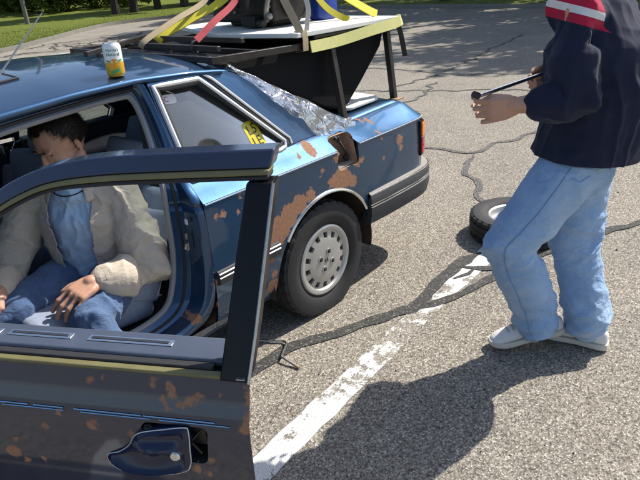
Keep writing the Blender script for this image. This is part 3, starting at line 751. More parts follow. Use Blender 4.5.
CP_OUT = [(.70, .880), (.70, rail_z(.70)), (.5, rail_z(.5)), (.36, rail_z(.36)), (.29, rail_z(.29)-.004), (.12, 1.155), (-.10, 1.032), (-.28, .938), (-.42, .873), (-.25, .872), (0, .878)]
QW = [(.682, 1.238), (.470, 1.233), (.432, 1.198), (.150, .915), (.158, .893), (.19, .886), (.678, .886)]
QWN = QW; MAT['alu'] = simple('bright aluminium trim', (.70, .70, .69, 1), .38, .35, var=.08, scale=30)
for s in (1, -1):
    QW = QWN if s == 1 else [(.682, 1.238), (.470, 1.233), (.40, 1.19), (.09, .905), (.10, .864), (.678, .858)]; hol = [QW]; gr = .012 if s == 1 else .005
    if s == -1:
        so = [(2.02, .885)] + [(1.80, 1.065), (1.64, 1.18), (1.5, rail_z(1.5)), (1.2, rail_z(1.2)), (.95, rail_z(.95))] + CP_OUT[1:9] + [(-.25, .85), (0, .842), (.70, .842), (.705, .880)]
        hol = [QW, [(1.92, .905), (1.62, 1.14), (1.46, 1.185), (1.2, 1.21), (.75, 1.235), (.735, .905)]]
    else: so = CP_OUT
    sk = skin_with_holes('side_pillars' if s == -1 else 'c_pillar', so, hol, s, MAT['paint_clean'])
    m = MB(); m.tube([side_xyz(x, z, s, .004) for x, z in subdiv(QW, .03)], .0105 if s == 1 else .005, 8, closed=True); m.build('window_trim', MAT['alu'], sk)
    ins = [(x + (.45-x)*.05, z + (1.06-z)*(.07 if s == 1 else .02)) for x, z in QW]
    m = MB(); m.tube([side_xyz(x, z, s, -.002) for x, z in subdiv(ins, .03)], gr, 8, closed=True); m.build('window_gasket', MAT['rubber'], sk)
    gi = lambda z: -.009 - .030*(z-.90)/.34
    m = MB(); pts = [side_xyz(x, z, s, gi(z)) for x, z in ins]; pts2 = [side_xyz(x, z, s, gi(z)-.004) for x, z in ins]
    a = m.ring(pts); b = m.ring(pts2); m.f(*a); m.f(*reversed(b)); m.build('quarter_glass', MAT['glass'], sk, smooth=False)
    if s == -1:
        H2 = hol[1]; m = MB(); a = m.ring([side_xyz(x, z, s, -.012) for x, z in H2]); b = m.ring([side_xyz(x, z, s, -.016) for x, z in H2]); m.f(*a); m.f(*reversed(b)); m.build('door_glass', MAT['screen_glass'], sk, smooth=False)
    else:
        # second bright line behind the window along the pillar
        m = MB(); m.tube([side_xyz(x, z, s, .004) for x, z in [(.445, 1.252), (.40, 1.222), (.11, .918), (.112, .895)]], .006, 8); m.build('pillar_trim', MAT['alu'], sk)
        m = MB(); P = []
        for x, z in [(.425, 1.243), (.385, 1.20), (.13, .93), (.125, .897)]: P.append([side_xyz(x+.018, z, s, .003), side_xyz(x-.010, z, s, .003)])
        m.grid(P); m.build('pillar_rubber', MAT['rubber'], sk, smooth=False)
        CP = sk
# stickers on the quarter glass
MAT['sticker_y'] = simple('yellow sticker', (0.62, 0.52, 0.03, 1), 0.4, var=0.1); MAT['sticker_w'] = simple('white sticker', (0.75, 0.73, 0.73, 1), 0.4, var=0.05)
MAT['ink'] = simple('black print', (0.012, 0.012, 0.012, 1), 0.5); MAT['ink_red'] = simple('red print', (0.5, 0.05, 0.08, 1), 0.5)
def sticker(cx, cz, w, h, rot, mat, texts, name, extra=None):
    def T(u, v, o): 
        c, s_ = math.cos(rot), math.sin(rot); return side_xyz(cx - (u*c - v*s_), cz + (u*s_ + v*c), 1, -.0085 - .030*(cz + (u*s_ + v*c) - .90)/.34 + o)
    m = MB(); m.prism(rrect(0, 0, w/2, h/2, .012), lambda u, v: T(u, v, -.0006), lambda u, v: T(u, v, .0008)); o = m.build(name, mat, CP, smooth=False)
    for txt, u0, v0, size, mt in texts:
        V, F = text_mesh(txt, size); m = MB(); m.V = [T(u0+x, v0+y, .0016+z*.5) for x, y, z in V]; m.F = F; m.M = [0]*len(F); m.build('print', mt, o, smooth=False, fix=False)
    return o
st = sticker(.285, .965, .078, .125, .12, MAT['sticker_y'], [('L5', .0, .028, .055, MAT['ink']), ('LE', .0, -.022, .055, MAT['ink'])], 'sticker')
sticker(.612, 1.178, .062, .034, -.05, MAT['sticker_w'], [('C', -.015, 0, .028, MAT['ink_red'])], 'sticker')
# windscreens
m = MB(); m.grid([[(1.70 + .64*t, y*(1 + .16*t), 1.262 - .355*t - .05*(abs(y)/.6)**2.4 + .02*math.sin(math.pi*t)) for y in np.linspace(-.58, .58, 13)] for t in np.linspace(0, 1, 7)]); m.build('windscreen', MAT['screen_glass'], car)
def rear_pt(t, y, up=0.0):
    X = .30 - .72*t; return (X + up*.4, y*(1 + .13*t), 1.288 - .405*t - .050*(abs(y)/.6)**2.4*(1-.3*t) + .02*math.sin(math.pi*t) + up)
m = MB(); m.grid([[rear_pt(t, y) for y in np.linspace(-.575, .575, 17)] for t in np.linspace(0, 1, 11)]); m.build('rear_window', MAT['glass'], car)
# A pillars
for s in (1, -1):
    m = MB(); m.tube([(1.66, s*.60, 1.235), (1.85, s*.645, 1.11), (2.10, s*.69, .985), (2.30, s*.72, .90)], .028, 8, flat=(1, .8)); m.build('a_pillar', MAT['paint_clean'], car)
# crumpled clear plastic taped over the rear window
film = NT('crumpled clear plastic film'); film.t.nodes.remove(film.b)
tr = film.n('ShaderNodeBsdfTransparent', Color=(.86, .88, .9, 1)); gl = film.n('ShaderNodeBsdfGlossy', Roughness=.12)
gl.inputs['Color'].default_value = (.95, .95, .98, 1)
mx = film.n('ShaderNodeMixShader', Fac=.40); film.l(tr.outputs[0], mx.inputs[1]); film.l(gl.outputs[0], mx.inputs[2]); dfn = film.n('ShaderNodeBsdfDiffuse'); dfn.inputs['Color'].default_value = (.75, .76, .78, 1); mx2 = film.n('ShaderNodeMixShader', Fac=.07); film.l(mx.outputs[0], mx2.inputs[1]); film.l(dfn.outputs[0], mx2.inputs[2]); film.l(mx2.outputs[0], film.out.inputs[0])
film.l(film.bump(film.noise(14, 3, .5, dist=1.0), .5, .03), gl.inputs['Normal'])
m = MB(); P = []
for t in np.linspace(-.01, 1.06, 70):
    row = []; tc = min(max(t, 0), 1.0); Xe = .30 - .72*tc; ze = interp(Xe, [-.42, -.28, -.10, .12, .29], [.873, .938, 1.032, 1.155, 1.262])
    wd = interp(tc, [0, .15, .35, .55, .75, .9, 1.0], [.012, .04, .085, .125, .140, .11, .06]) * (1 + .22*noise.noise(Vector((tc*9, 3, 1))))
    for v in list(np.linspace(-1, 1, 80)) + list(np.linspace(1.03, 1.4, 16)):
        if v <= 1:
            y = v*.60; q = Vector(rear_pt(tc, y)); q.x -= max(0, t-1)*.7; up = Vector((.45, 0, .9)); e = abs(v)
        else:
            s_ = (v-1)/.4*wd; q = Vector(side_xyz(Xe + .49*s_, ze - .87*s_, 1, .0)); up = Vector((.1, 1, .35)); e = 1.0; y = .6 + s_
        nz = noise.noise(Vector((t*9, y*14, 1.0)))*.020 + (.5-abs(noise.noise(Vector((t*5+y*14, y*22-t*4, 5.0)))))*.026 + noise.noise(Vector((t*20, y*30, 3)))*.004
        q += up*(.010 + max(-.008, nz*(.25 + .38*e**4))); row.append(q)
    P.append(row)
m.grid(P); m.build('plastic_film', film.m, car, sharp=0)
# door opening ----------------------------------------------------------
OO = [(.70, .80), (.70, .60), (.705, .45), (.73, .36), (.80, .30), (1.0, .275), (1.5, .27), (1.92, .27), (2.02, .35), (2.028, .60), (2.02, .87), (1.97, .92), (1.80, 1.058), (1.62, 1.172), (1.45, 1.222), (1.25, 1.246), (1.0, 1.262), (.76, 1.270), (.715, 1.258), (.70, 1.10), (.70, .90)]
II = [(.776, .80), (.782, .60), (.815, .46), (.86, .385), (.95, .355), (1.10, .35), (1.5, .35), (1.82, .35), (1.92, .45), (1.95, .62), (1.94, .84), (1.86, .90), (1.70, 1.015), (1.54, 1.115), (1.42, 1.165), (1.25, 1.190), (1.03, 1.207), (.81, 1.217), (.752, 1.20), (.745, 1.09), (.772, .905)]
def yo(x, z): return (ybody(min(x, 2.0), z) - .002) if z < .80 else (gplane(z) if z > .90 else .835 - (z-.80)*.72)
def yi(z): return .70 if z < .895 else .70 - (z-.895)*.44
O3 = spline([(x, yo(x, z), z) for x, z in OO], 6, True); I3 = spline([(x, yi(z), z) for x, z in II], 6, True)
M1 = [a.lerp(b, .30) for a, b in zip(O3, I3)]; M1 = [Vector((p.x, a.y - .022, p.z)) for p, a in zip(M1, O3)]
M2 = [a.lerp(b, .42) for a, b in zip(O3, I3)]; M2 = [Vector((p.x, a.y*.35 + b.y*.65, p.z)) for p, a, b in zip(M2, O3, I3)]
M3 = [a.lerp(b, .86) for a, b in zip(O3, I3)]; M3 = [Vector((p.x, b.y + .012, p.z)) for p, b in zip(M3, I3)]
m = MB(); L = [O3, M1, M2, M3, I3]; L = [r_ + [r_[0]] for r_ in L]; m.grid(L); jamb = m.build('door_jamb', MAT['paint'], car, sharp=25, solid=.004)
m = MB(); m.tube([p + Vector((0, .004, 0)) for p in I3], .0125, 8, closed=True); m.build('door_seal', MAT['grey_rubber'], jamb)
m = MB(); m.tube([a.lerp(b, .5) + Vector((0, .004, 0)) for a, b in zip(M2, M3)], .007, 6, closed=True); m.build('inner_seal', MAT['rubber'], jamb)
# striker
m = MB(); m.box((.752, .772, .655), (.012, .008, .075), Matrix.Rotation(-.5, 3, 'Z')); st_ = m.build('striker_plate', MAT['alloy'], jamb, bevel=.003)
m = MB(); m.tube([(.758, .782, .665), (.778, .80, .662), (.782, .80, .645), (.765, .782, .642)], .005, 8); m.build('striker_loop', MAT['steel'], st_)
m = MB(); m.box((.748, .782, .742), (.004, .014, .022)); m.build('jamb_label', MAT['sticker_w'], jamb)
# rocker panel under the opening
m = MB(); P = []
for X in np.linspace(.69, 2.04, 24): P.append([(X, ybody(X, .275)+.001, .278), (X, ybody(X, .24), .24), (X, .78, .205), (X, .70, .20)])
m.grid(P); m.build('rocker', MAT['paint'], car)
# wheels --------------------------------------------------------------
MAT['tyre'] = simple('tyre rubber', (0.022, 0.022, 0.023, 1), 0.75, var=0.35, scale=18, bump=0.3, bdist=0.002)
MAT['hub'] = simple('silver painted wheel cover', (0.46, 0.455, 0.44, 1), 0.36, 0.55, var=0.16, scale=14, bump=.05)
MAT['hub_dark'] = simple('dark wheel slots', (0.03, 0.026, 0.022, 1), 0.8, var=0.5)  # one dark tone for slot floors, rims, nuts and emblem
def tyre_mesh(r_out, r_in, w, flat=0.0, n=128):
    """axle along Y, outer side +Y, centred in width"""
    m = MB(); hw = w/2
    prof = [(r_in, hw*.60), (r_in+.010, hw*.80), (r_in+.03, hw*.95), ((r_in+r_out)/2, hw*1.0), (r_out-.028, hw*.97), (r_out-.018, hw*.955), (r_out-.012, hw*.90)]
    tread = []
    y = hw*.86
    ys = [hw*.84, hw*.56, hw*.53, hw*.47, hw*.44, hw*.06, hw*.03]
    for k, yy in enumerate(ys): tread.append((r_out - (.008 if k in (2, 3) else 0) - .006*(abs(yy)/hw)**4, yy))
    tread.append((r_out - .008, hw*.015))
    prof = prof + tread + [(r, -y_) for r, y_ in reversed(tread)] + [(r, -y_) for r, y_ in reversed(prof)]
    rings = []
    for k in range(n):
        a = 2*math.pi*k/n; ring = []
        for (r, y_) in prof:
            g = 1.0
            if r > r_out - .016 and abs(y_) > hw*.5 and (k % 4 == 0): r = r - .007
            x, z = r*math.cos(a), r*math.sin(a); yy = y_
            if flat:
                lim = -(r_out - flat)
                if z < lim + .05 and a > math.pi:
                    f = min(1, max(0, (lim + .05 - z)/(flat+.05))); yy = y_*(1 + .17*f*math.sin(min(1, (r - r_in)/(r_out - r_in))*math.pi))
                    z = max(z, lim) if z < lim else z
            ring.append((x, yy, z))
        rings.append(ring)
    ids = [m.ring(q) for q in rings]
    for k in range(n):
        a, b = ids[k], ids[(k+1) % n]
        for i in range(len(prof)-1): m.f(a[i], a[i+1], b[i+1], b[i])
    return m
def hub_mesh(R0=.186, slots=14):
    """wheel cover facing +Y with recessed slots"""
    m = MB(); rad = [0, .02, .05, .085, .112, .1165, .1175, .1455, .1465, .152, .158, .163, .176, .183, R0]
    def hgt(r): return interp(r, [0, .03, .085, .112, .120, .14, .152, .158, .165, .178, .183, R0], [.014, .014, .013, .009, .007, .003, .002, .010, .013, .013, .009, -.012])
    ang = []
    for k in range(slots):
        a0 = 2*math.pi*k/slots; h = .17
        for d in (-.5, -.38, -h*1.02-.06, -h-.004-.04, -.10, 0, .10, h+.044, h*1.02+.06, .38): ang.append(a0 + d*2*math.pi/slots)
    ang = sorted(set(ang)); per = 2*math.pi/slots
    def isslot(a): d = ((a/per + .5) % 1) - .5; return abs(d) < .217
    ids = []
    for a in ang:
        row = []
        for r in rad:
            y = hgt(r)
            if .117 < r < .146 and isslot(a): y -= .012
            row.append((r*math.cos(a), y, r*math.sin(a)))
        ids.append(m.ring(row))
    n = len(ang)
    for k in range(n):
        a, b = ids[k], ids[(k+1) % n]; am = ang[k]; an = ang[(k+1) % n]
        for i in range(len(rad)-1):
            m.mi = 1 if (rad[i] > .117 and rad[i+1] < .146 and isslot(am) and isslot(an)) else 0
            m.f(a[i], a[i+1], b[i+1], b[i])
    m.mi = 0
    return m
def make_wheel(X, s, flat):
    cz = .282 if flat else .295; w = .19; y0 = s*.745
    t = tyre_mesh(.302 if flat else .295, .178, w, .026 if flat else .004).build('wheel', MAT['tyre'], car, sharp=30); t.location = (X, y0, cz - (.0 if not flat else .0))
    if flat: t.location.z = .276
    else: t.location.z = .291
    if s < 0: t.rotation_euler.z = math.pi
    h = hub_mesh().build('hubcap', [MAT['hub'], MAT['hub_dark']], t, sharp=25); h.location = (0, .073, 0); h.rotation_euler = (0, R(7), 0)
    rm = MB(); rm.lathe([(.178, -.06), (.165, -.05), (.15, .03), (.17, .05)], 40, 'Y'); rm.build('rim', MAT['hub_dark'], t)
    m = MB(); m.lathe([(.10, -.02), (.10, -.06), (.0, -.06)], 20, 'Y'); m.build('brake_drum', MAT['underbody'], t)
    for k in range(4):
        a = R(30 + 90*k); c = (.047*math.cos(a), .0905-.073+.0, .047*math.sin(a))
        c = (.047*math.cos(a), .012, .047*math.sin(a))
        m = MB(); m.lathe([(.0165, -.002), (.0165, .006), (.0125, .006), (.0115, -.001), (0, -.001)], 20, 'Y', c); o = m.build('lug_cup', [MAT['hub']], h)
        m = MB(); m.lathe([(.0108, .001), (.0078, .005), (.0078, .009), (.0, .011)], 6, 'Y', c); m.build('lug_nut', MAT['hub_dark'], o, sharp=20)
    V, F = text_mesh('H', .034, .001); m = MB(); m.V = [(-x, .0155+z, y) for x, y, z in V]; m.F = F; m.M = [0]*len(F); m.build('emblem', MAT['hub_dark'], h, smooth=False, fix=True)
    return t
fw = make_wheel(0, 1, True); tag(fw, 'flat rear tyre bulging on the asphalt')
make_wheel(0, -1, False); make_wheel(2.60, 1, False); make_wheel(2.60, -1, False)
# ------------------------------------------------------------------ open driver's door (door axes: x = -distance from hinge, y outward)
TH = R(61.4); HX, HY = 2.003, 0.82
def bz(z): return interp(z, [.265, .29, .35, .50, .65, .78, .803, .81, .85, .892], [-.045, -.012, .004, .026, .028, .024, .021, .020, .002, -.012])
def aend(z): return interp(z, [.265, .30, .36, .45, .892], [1.15, 1.185, 1.203, 1.212, 1.212])
RUST_D = [(-a, 0, z, r*.62) for a, z, r in [(.860, .868, .012), (.895, .876, .006), (1.006, .872, .011), (1.045, .862, .017), (1.028, .845, .012), (1.035, .832, .010), (1.06, .838, .014), (1.085, .842, .015), (1.104, .850, .015), (1.075, .836, .013),
    (1.15, .862, .008), (.785, .795, .010), (.742, .757, .013), (.862, .775, .016), (.870, .768, .010), (.640, .676, .026), (.655, .705, .012), (.668, .655, .012), (.72, .66, .01), (.878, .684, .012), (.955, .755, .016), (.962, .735, .012), (1.118, .71, .014), (1.085, .685, .02), (1.11, .68, .014),
    (1.212, .875, .014), (1.214, .845, .020), (1.216, .815, .026), (1.205, .80, .022), (1.21, .86, .016), (.45, .60, .02), (.9, .40, .02), (1.15, .36, .03), (.7, .33, .03)]]
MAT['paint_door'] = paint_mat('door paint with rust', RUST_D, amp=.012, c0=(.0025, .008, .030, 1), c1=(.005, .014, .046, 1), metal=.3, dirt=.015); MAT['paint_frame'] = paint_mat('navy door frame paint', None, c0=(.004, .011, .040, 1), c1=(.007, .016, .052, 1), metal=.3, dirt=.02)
m = MB(); zs_ = [.265, .28, .30, .33, .37, .42, .47, .52, .57, .62, .67, .71, .74, .77, .79, .802, .806, .812, .822, .835, .85, .865, .88, .892]
As = np.linspace(.0, 1.0, 34)
outer = [[(-(.015 + (aend(z)-.015)*t), bz(z), z) for z in zs_] for t in As]
inner = [[(-(.03 + (aend(z)-.115)*t), -.118 if z > .32 else -.10, z) for z in zs_] for t in As]
a = m.grid(outer); b = m.grid(inner); K = len(zs_)
for i in range(len(As)-1):
    m.f(a[i][0], a[i+1][0], b[i+1][0], b[i][0]); m.f(a[i][K-1], a[i+1][K-1], b[i+1][K-1], b[i][K-1])
for j in range(K-1):
    m.f(a[0][j], a[0][j+1], b[0][j+1], b[0][j]); m.f(a[-1][j], a[-1][j+1], b[-1][j+1], b[-1][j])
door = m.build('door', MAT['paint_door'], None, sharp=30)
HOLE = [(-x, z) for x, z in rrect(1.045, .748, .073, .046, .016, skew=.10)]
fc = MB(); fc.prism(HOLE, lambda x, z: (x, -.045, z), lambda x, z: (x, .2, z)); boolean_cut(door, [fc.build('c', MAT['paint'], smooth=False)])
door.parent = car; door.location = (HX, HY, 0); door.rotation_euler = (0, 0, -TH)
tag(door, 'rust-spotted driver door standing open, its handle broken')
def fb(z): return -.012 - (z-.892)*.473
# window frame: top rail and sloping front
TOP = [(.03, .905), (.20, 1.0), (.40, 1.108), (.52, 1.168), (.60, 1.206), (.661, 1.240), (.744, 1.268), (.867, 1.287), (1.049, 1.296), (1.20, 1.301), (1.248, 1.303)]
UND = [(.10, .905), (.24, .975), (.43, 1.065), (.53, 1.115), (.59, 1.146), (.67, 1.188), (.756, 1.219), (.878, 1.232), (1.03, 1.239), (1.16, 1.244), (1.235, 1.247)]
def frame_loft(A, B, th_out, th_in, mat, name, par, inset=(0, 1)):
    m = MB(); rings = []
    for (a0, z0), (a1, z1) in zip(A, B):
        p0 = (a0 + (a1-a0)*inset[0], z0 + (z1-z0)*inset[0]); p1 = (a0 + (a1-a0)*inset[1], z0 + (z1-z0)*inset[1])
        rings.append([(-p0[0], fb(p0[1])+th_out, p0[1]), (-p1[0], fb(p1[1])+th_out, p1[1]), (-p1[0], fb(p1[1])-th_in, p1[1]), (-p0[0], fb(p0[1])-th_in, p0[1])])
    m.loft(rings, True, True); return m.build(name, mat, par, sharp=30, bevel=.004)
T2 = [(p.x, p.y) for p in spline([(a, z, 0) for a, z in TOP], 5)]; U2 = [(p.x, p.y) for p in spline([(a, z, 0) for a, z in UND], 5)]
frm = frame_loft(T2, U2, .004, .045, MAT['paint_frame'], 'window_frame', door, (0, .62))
MAT['old_seal'] = simple('yellowed window rubber', (0.15, 0.135, 0.055, 1), 0.55, var=0.4, scale=12)
frame_loft(T2, U2, .008, .030, MAT['old_seal'], 'frame_seal', frm, (.63, .82)); frame_loft(T2, U2, .002, .038, MAT['rubber'], 'glass_channel', frm, (.825, 1.0))
# rear post with black cover
PO = [(1.211, .893), (1.222, .98), (1.236, 1.12), (1.248, 1.245)]; PI_ = [(1.152, .893), (1.162, .98), (1.178, 1.12), (1.194, 1.2445)]
frame_loft(PI_, PO, .010, .040, MAT['black_trim'], 'frame_post', frm); 
m = MB(); m.tube([(-a-.001, fb(z)+.010, z) for a, z in PO], .0035, 6); m.build('post_edge', MAT['steel'], frm)
# belt strips and inner sill top
def dbox(a0, a1, b0, b1, z0, z1, mat, name, par, bevel=.003):
    m = MB(); m.box((-(a0+a1)/2, (b0+b1)/2, (z0+z1)/2), (a1-a0, abs(b1-b0), z1-z0)); return m.build(name, mat, par, bevel=bevel)
dbox(.05, 1.212, -.026, -.008, .8925, .901, MAT['old_seal'], 'belt_seal', door); dbox(.05, 1.13, -.045, -.0262, .8925, .906, MAT['rubber'], 'belt_rubber', door)
MAT['sill'] = simple('blue grey door sill', (0.055, 0.068, 0.10, 1), 0.45, var=0.15, scale=12)
sill = dbox(.06, 1.16, -.125, -.0455, .893, .912, MAT['sill'], 'sill_top', door, .006)
for a0, a1 in ((.36, .60), (.62, .78), (.82, 1.02)):
    v = dbox(a0, a1, -.098, -.078, .9122, .9145, MAT['chrome'], 'vent_bezel', sill, .001); dbox(a0+.008, a1-.01, -.092, -.084, .9147, .9155, MAT['interior_dark'], 'vent_slot', sill, 0)
dbox(1.188, 1.206, -.02, .0, .9012, .9035, MAT['steel'], 'end_clip', door, .001)
# blue pinstripes, broken in places
def dstrip(a0, a1, z, w, mat):
    m = MB(); P = []
    for aa in np.linspace(a0, a1, 6): P.append([(-aa, bz(z)+.0015, z-w/2), (-aa, bz(z)+.0022, z), (-aa, bz(z)+.0015, z+w/2)])
    m.grid(P); m.build('pinstripe', mat, door, smooth=False)
MAT['pin_blue'] = simple('light blue pinstripe', (0.16, 0.38, 0.68, 1), 0.3, var=0.25)
for a0, a1 in ((.05, .34), (.36, .62), (.632, .715), (.728, .80), (.825, .98), (.985, 1.14)): dstrip(a0, a1, .8085, .0032, MAT['pin_blue'])
for a0, a1 in ((.05, .34), (.36, .635), (.65, .80), (.84, 1.0), (1.02, 1.17)): dstrip(a0, a1, .8025, .0026, MAT['pin_blue'])
# handle pocket lining and broken handle
MAT['pocket'] = simple('dull green primer', (0.028, 0.034, 0.024, 1), 0.6, var=0.4, scale=40)
m = MB(); o_ = [(x, bz(z)-.003, z) for x, z in [(-x_, z_) for x_, z_ in rrect(1.045, .748, .0728, .0458, .016, skew=.10)]]; i_ = [(x*.995-.005, -.036, z) for x, y, z in o_]; m.loft([o_, i_], True, False); m.f(*[len(o_)+k for k in range(len(o_))]); pk = m.build('handle_pocket', MAT['pocket'], door)
m = MB(); m.tube([(-1.10, -.005, .77), (-1.075, .012, .745), (-1.095, .010, .715)], .004, 8); m.tube([(-1.0, -.01, .775), (-1.05, .006, .782), (-1.09, -.005, .79)], .004, 8); m.box((-1.09, -.01, .755), (.03, .02, .05)); m.build('latch_rods', MAT['dark_steel'], pk)
m = MB(); m.ball((-.992, .020, .778), .013, 10, 8); m.build('handle_pivot', MAT['black_trim'], pk)
MAT['handle'] = simple('chipped navy plastic', (0.007, 0.012, 0.040, 1), 0.22, var=0.35, scale=20)
ZH = .016
pout = [(a_, z_ + ZH) for a_, z_ in [(.884, .683), (.893, .667), (.93, .658), (1.0, .660), (1.06, .668), (1.074, .682), (1.078, .72), (1.082, .768), (1.075, .778), (1.03, .772), (.985, .762), (.962, .748), (.945, .722), (.915, .697)]]
m = MB(); 
def hb(a, z): return .022 + .008*math.sin(max(0, min(1, (a-.88)/.2))*math.pi) + (.030 if z < .70 else 0)*max(0, min(1, (.70-z)/.03))*.5
po = spline([(a, z, 0) for a, z in pout], 4, True)
ca, cz_ = 1.0, .731
r1 = [(-p.x, hb(p.x, p.y)-.016, p.y) for p in po]; r2 = [(-p.x, hb(p.x, p.y)+.006, p.y) for p in po]; r3 = [(-(p.x+(ca-p.x)*.12), hb(p.x, p.y)+.014, p.y+(cz_-p.y)*.12) for p in po]; r4 = [(-(p.x+(ca-p.x)*.35), hb(p.x, p.y)+.010, p.y+(cz_-p.y)*.35) for p in po]
hrid = lambda z, k: .020*math.exp(-((z-.742)/.014)**2)*k - .006*k
rs = [[(-(p.x+(ca-p.x)*q), hb(p.x, p.y)*(1-q) + .030*q + .010 + hrid(p.y+(cz_-p.y)*q, min(1, q*2)), p.y+(cz_-p.y)*q) for p in po] for q in (.22, .34, .46, .58, .7, .82, .93)]
m.loft([r1, r2, r3] + rs, True, True); hd = m.build('door_handle', MAT['handle'], door, sharp=40); tag(hd, 'broken navy door handle hanging out of its recess')
m = MB(); m.tube([(-p.x, hb(p.x, p.y)+.005, p.y) for p in po], .0014, 6, closed=True); m.build('handle_edge', MAT['alu'], hd)
m = MB(); m.lathe([(.0, .012), (.009, .012), (.0115, .009), (.0115, -.004)], 20, 'Y', (-1.052, .036, .732)); m.build('lock_cylinder', MAT['chrome'], hd)
m = MB(); m.box((-1.085, .022, .690), (.022, .004, .02), Matrix.Rotation(.5, 3, 'Y')); m.build('torn_bracket', MAT['alloy'], hd)

# ------------------------------------------------------------------ interior
m = MB(); m.box((1.45, 0, .292), (1.45, 1.36, .02)); m.build('carpet', MAT['interior_dark'], car)
def cushion(name, c, size, mat, par, rot=None, sub=2):
    m = MB(); m.box(c, size, rot); o = m.build(name, mat, par, sharp=0)
    md = o.modifiers.new('b', 'BEVEL'); md.width = min(size)*.28; md.segments = 3; md = o.modifiers.new('u', 'SUBSURF'); md.levels = 1; md.render_levels = 1; return o
def seat(y, tilt=R(-22)):
    e = cushion('seat', (1.10, y, .405), (.52, .50, .16), MAT['seat'], car, Matrix.Rotation(R(-6), 3, 'Y'))
    rt = Matrix.Rotation(tilt, 3, 'Y')
    cushion('backrest', (.795, y, .61), (.15, .49, .50), MAT['seat'], e, rt)
    for s in (-1, 1): cushion('bolster', (.83, y+s*.21, .58), (.15, .09, .40), MAT['seat'], e, rt)
    cushion('headrest', (.69, y, .925), (.10, .27, .16), MAT['seat'], e, rt)
    m = MB(); m.tube([(.72, y-.06, .80), (.70, y-.06, .90)], .006, 8); m.tube([(.72, y+.06, .80), (.70, y+.06, .90)], .006, 8); m.build('headrest_posts', MAT['steel'], e)
    return e
seat(.37); seat(-.37, R(-14))
e = cushion('rear_seat', (.32, 0, .40), (.50, 1.15, .18), MAT['seat'], car)
for y in (-.32, .32):
    cushion('backrest', (.13, y, .62), (.16, .56, .54), MAT['seat'], e, Matrix.Rotation(R(-24), 3, 'Y')); cushion('headrest', (.01, y, .90), (.10, .26, .11), MAT['seat'], e, Matrix.Rotation(R(-24), 3, 'Y'))
m = MB(); m.box((-.25, 0, .87), (.36, 1.2, .02)); m.build('parcel_shelf', MAT['interior_dark'], car)
for s in (1, -1):
    m = MB(); m.box((.28, s*.735, .58), (.80, .03, .58)); m.build('side_trim', MAT['interior'], car, bevel=.02)
m = MB(); m.box((1.40, -.735, .58), (1.25, .03, .56)); m.build('door_trim', MAT['interior'], car, bevel=.02)
m = MB(); m.box((1.40, -.70, .66), (.55, .06, .05)); m.build('armrest', MAT['interior_dark'], car, bevel=.015)
m = MB(); m.loft([[(1.95, y, .55), (1.82, y, .70), (1.86, y, .86), (2.0, y, .90), (2.35, y, .90), (2.35, y, .5)] for y in (-.71, 0, .69)], True, True); m.build('dashboard', MAT['interior_dark'], car, sharp=30, bevel=.02)
m = MB(); rtw = Matrix.Rotation(R(-65), 3, 'Y'); cw = Vector((1.66, .37, .80))
m.tube([cw + rtw @ Vector((.185*math.cos(k*math.pi/20), .185*math.sin(k*math.pi/20), 0)) for k in range(40)], .014, 8, closed=True); m.box(cw, (.12, .16, .04), rtw); m.box(cw, (.03, .34, .02), rtw); m.tube([cw, (1.95, .37, .66)], .03, 10); m.build('steering_wheel', MAT['interior_dark'], car)
m = MB(); m.box((1.25, 0, .34), (.9, .20, .12)); m.build('console', MAT['interior_dark'], car, bevel=.02)
# seat belt hanging at the B pillar
m = MB(); m.strip(spline([(.70, .545, 1.14), (.72, .57, .95), (.735, .60, .75), (.74, .63, .50), (.76, .64, .38)], 6), [(-.022, -.001), (.022, -.001), (.022, .001), (-.022, .001)], up=(.3, 1, 0)); m.build('seat_belt', MAT['interior_dark'], car)
m = MB(); m.box((.745, .605, .76), (.03, .012, .05)); m.build('belt_tongue', MAT['black_plastic'], car, bevel=.004)
# aerial raked back from the windscreen pillar
# ------------------------------------------------------------------ rack and load
RZ = 1.275
rack = thing('luggage_rack', (0, 0, 1.2), 'black welded steel rack on posts over the trunk and roof', 'rack')
def rod(name, pts, w, mat, par, rnd=False):
    m = MB(); h = w/2
    if rnd: m.tube(pts, h, 10)
    else:
        for a, b in zip(pts, pts[1:]):
            a, b = Vector(a), Vector(b); t = (b-a).normalized(); up = Vector((0, 0, 1)) if abs(t.z) < .9 else Vector((1, 0, 0)); m.strip([a, b], [(-h, -h), (h, -h), (h, h), (-h, h)], up=up)
    o = m.build(name, mat, None, sharp=30, bevel=.002); adopt(o, par); return o
RY = .575
rod('side_rail', [(.36, RY, 1.283), (-.42, RY, 1.262), (-.94, RY, 1.272)], .030, MAT['dark_steel'], rack)
rod('side_rail', [(.36, -RY, 1.283), (-.42, -RY, 1.262), (-.94, -RY, 1.272)], .030, MAT['dark_steel'], rack)
for X in (.345, .02, -.44, -.93): rod('cross_bar', [(X, -RY+.016, 1.285 if X > .3 else 1.268), (X, RY-.016, 1.285 if X > .3 else 1.268)], .026, MAT['dark_steel'], rack)
for X, z0 in ((-.415, .872), (-.905, .885)):
    for s in (1, -1):
        p_ = rod('post', [(X + (.0 if X < -.5 else -.008), s*(.640 if X > -.5 else .625), z0), (X, s*(RY+.004), 1.256)], .032, MAT['dark_steel'], rack)
        m = MB(); m.box((X, s*.64, z0+.004), (.07, .06, .006)); o = m.build('foot_plate', MAT['filler'], None); adopt(o, p_)
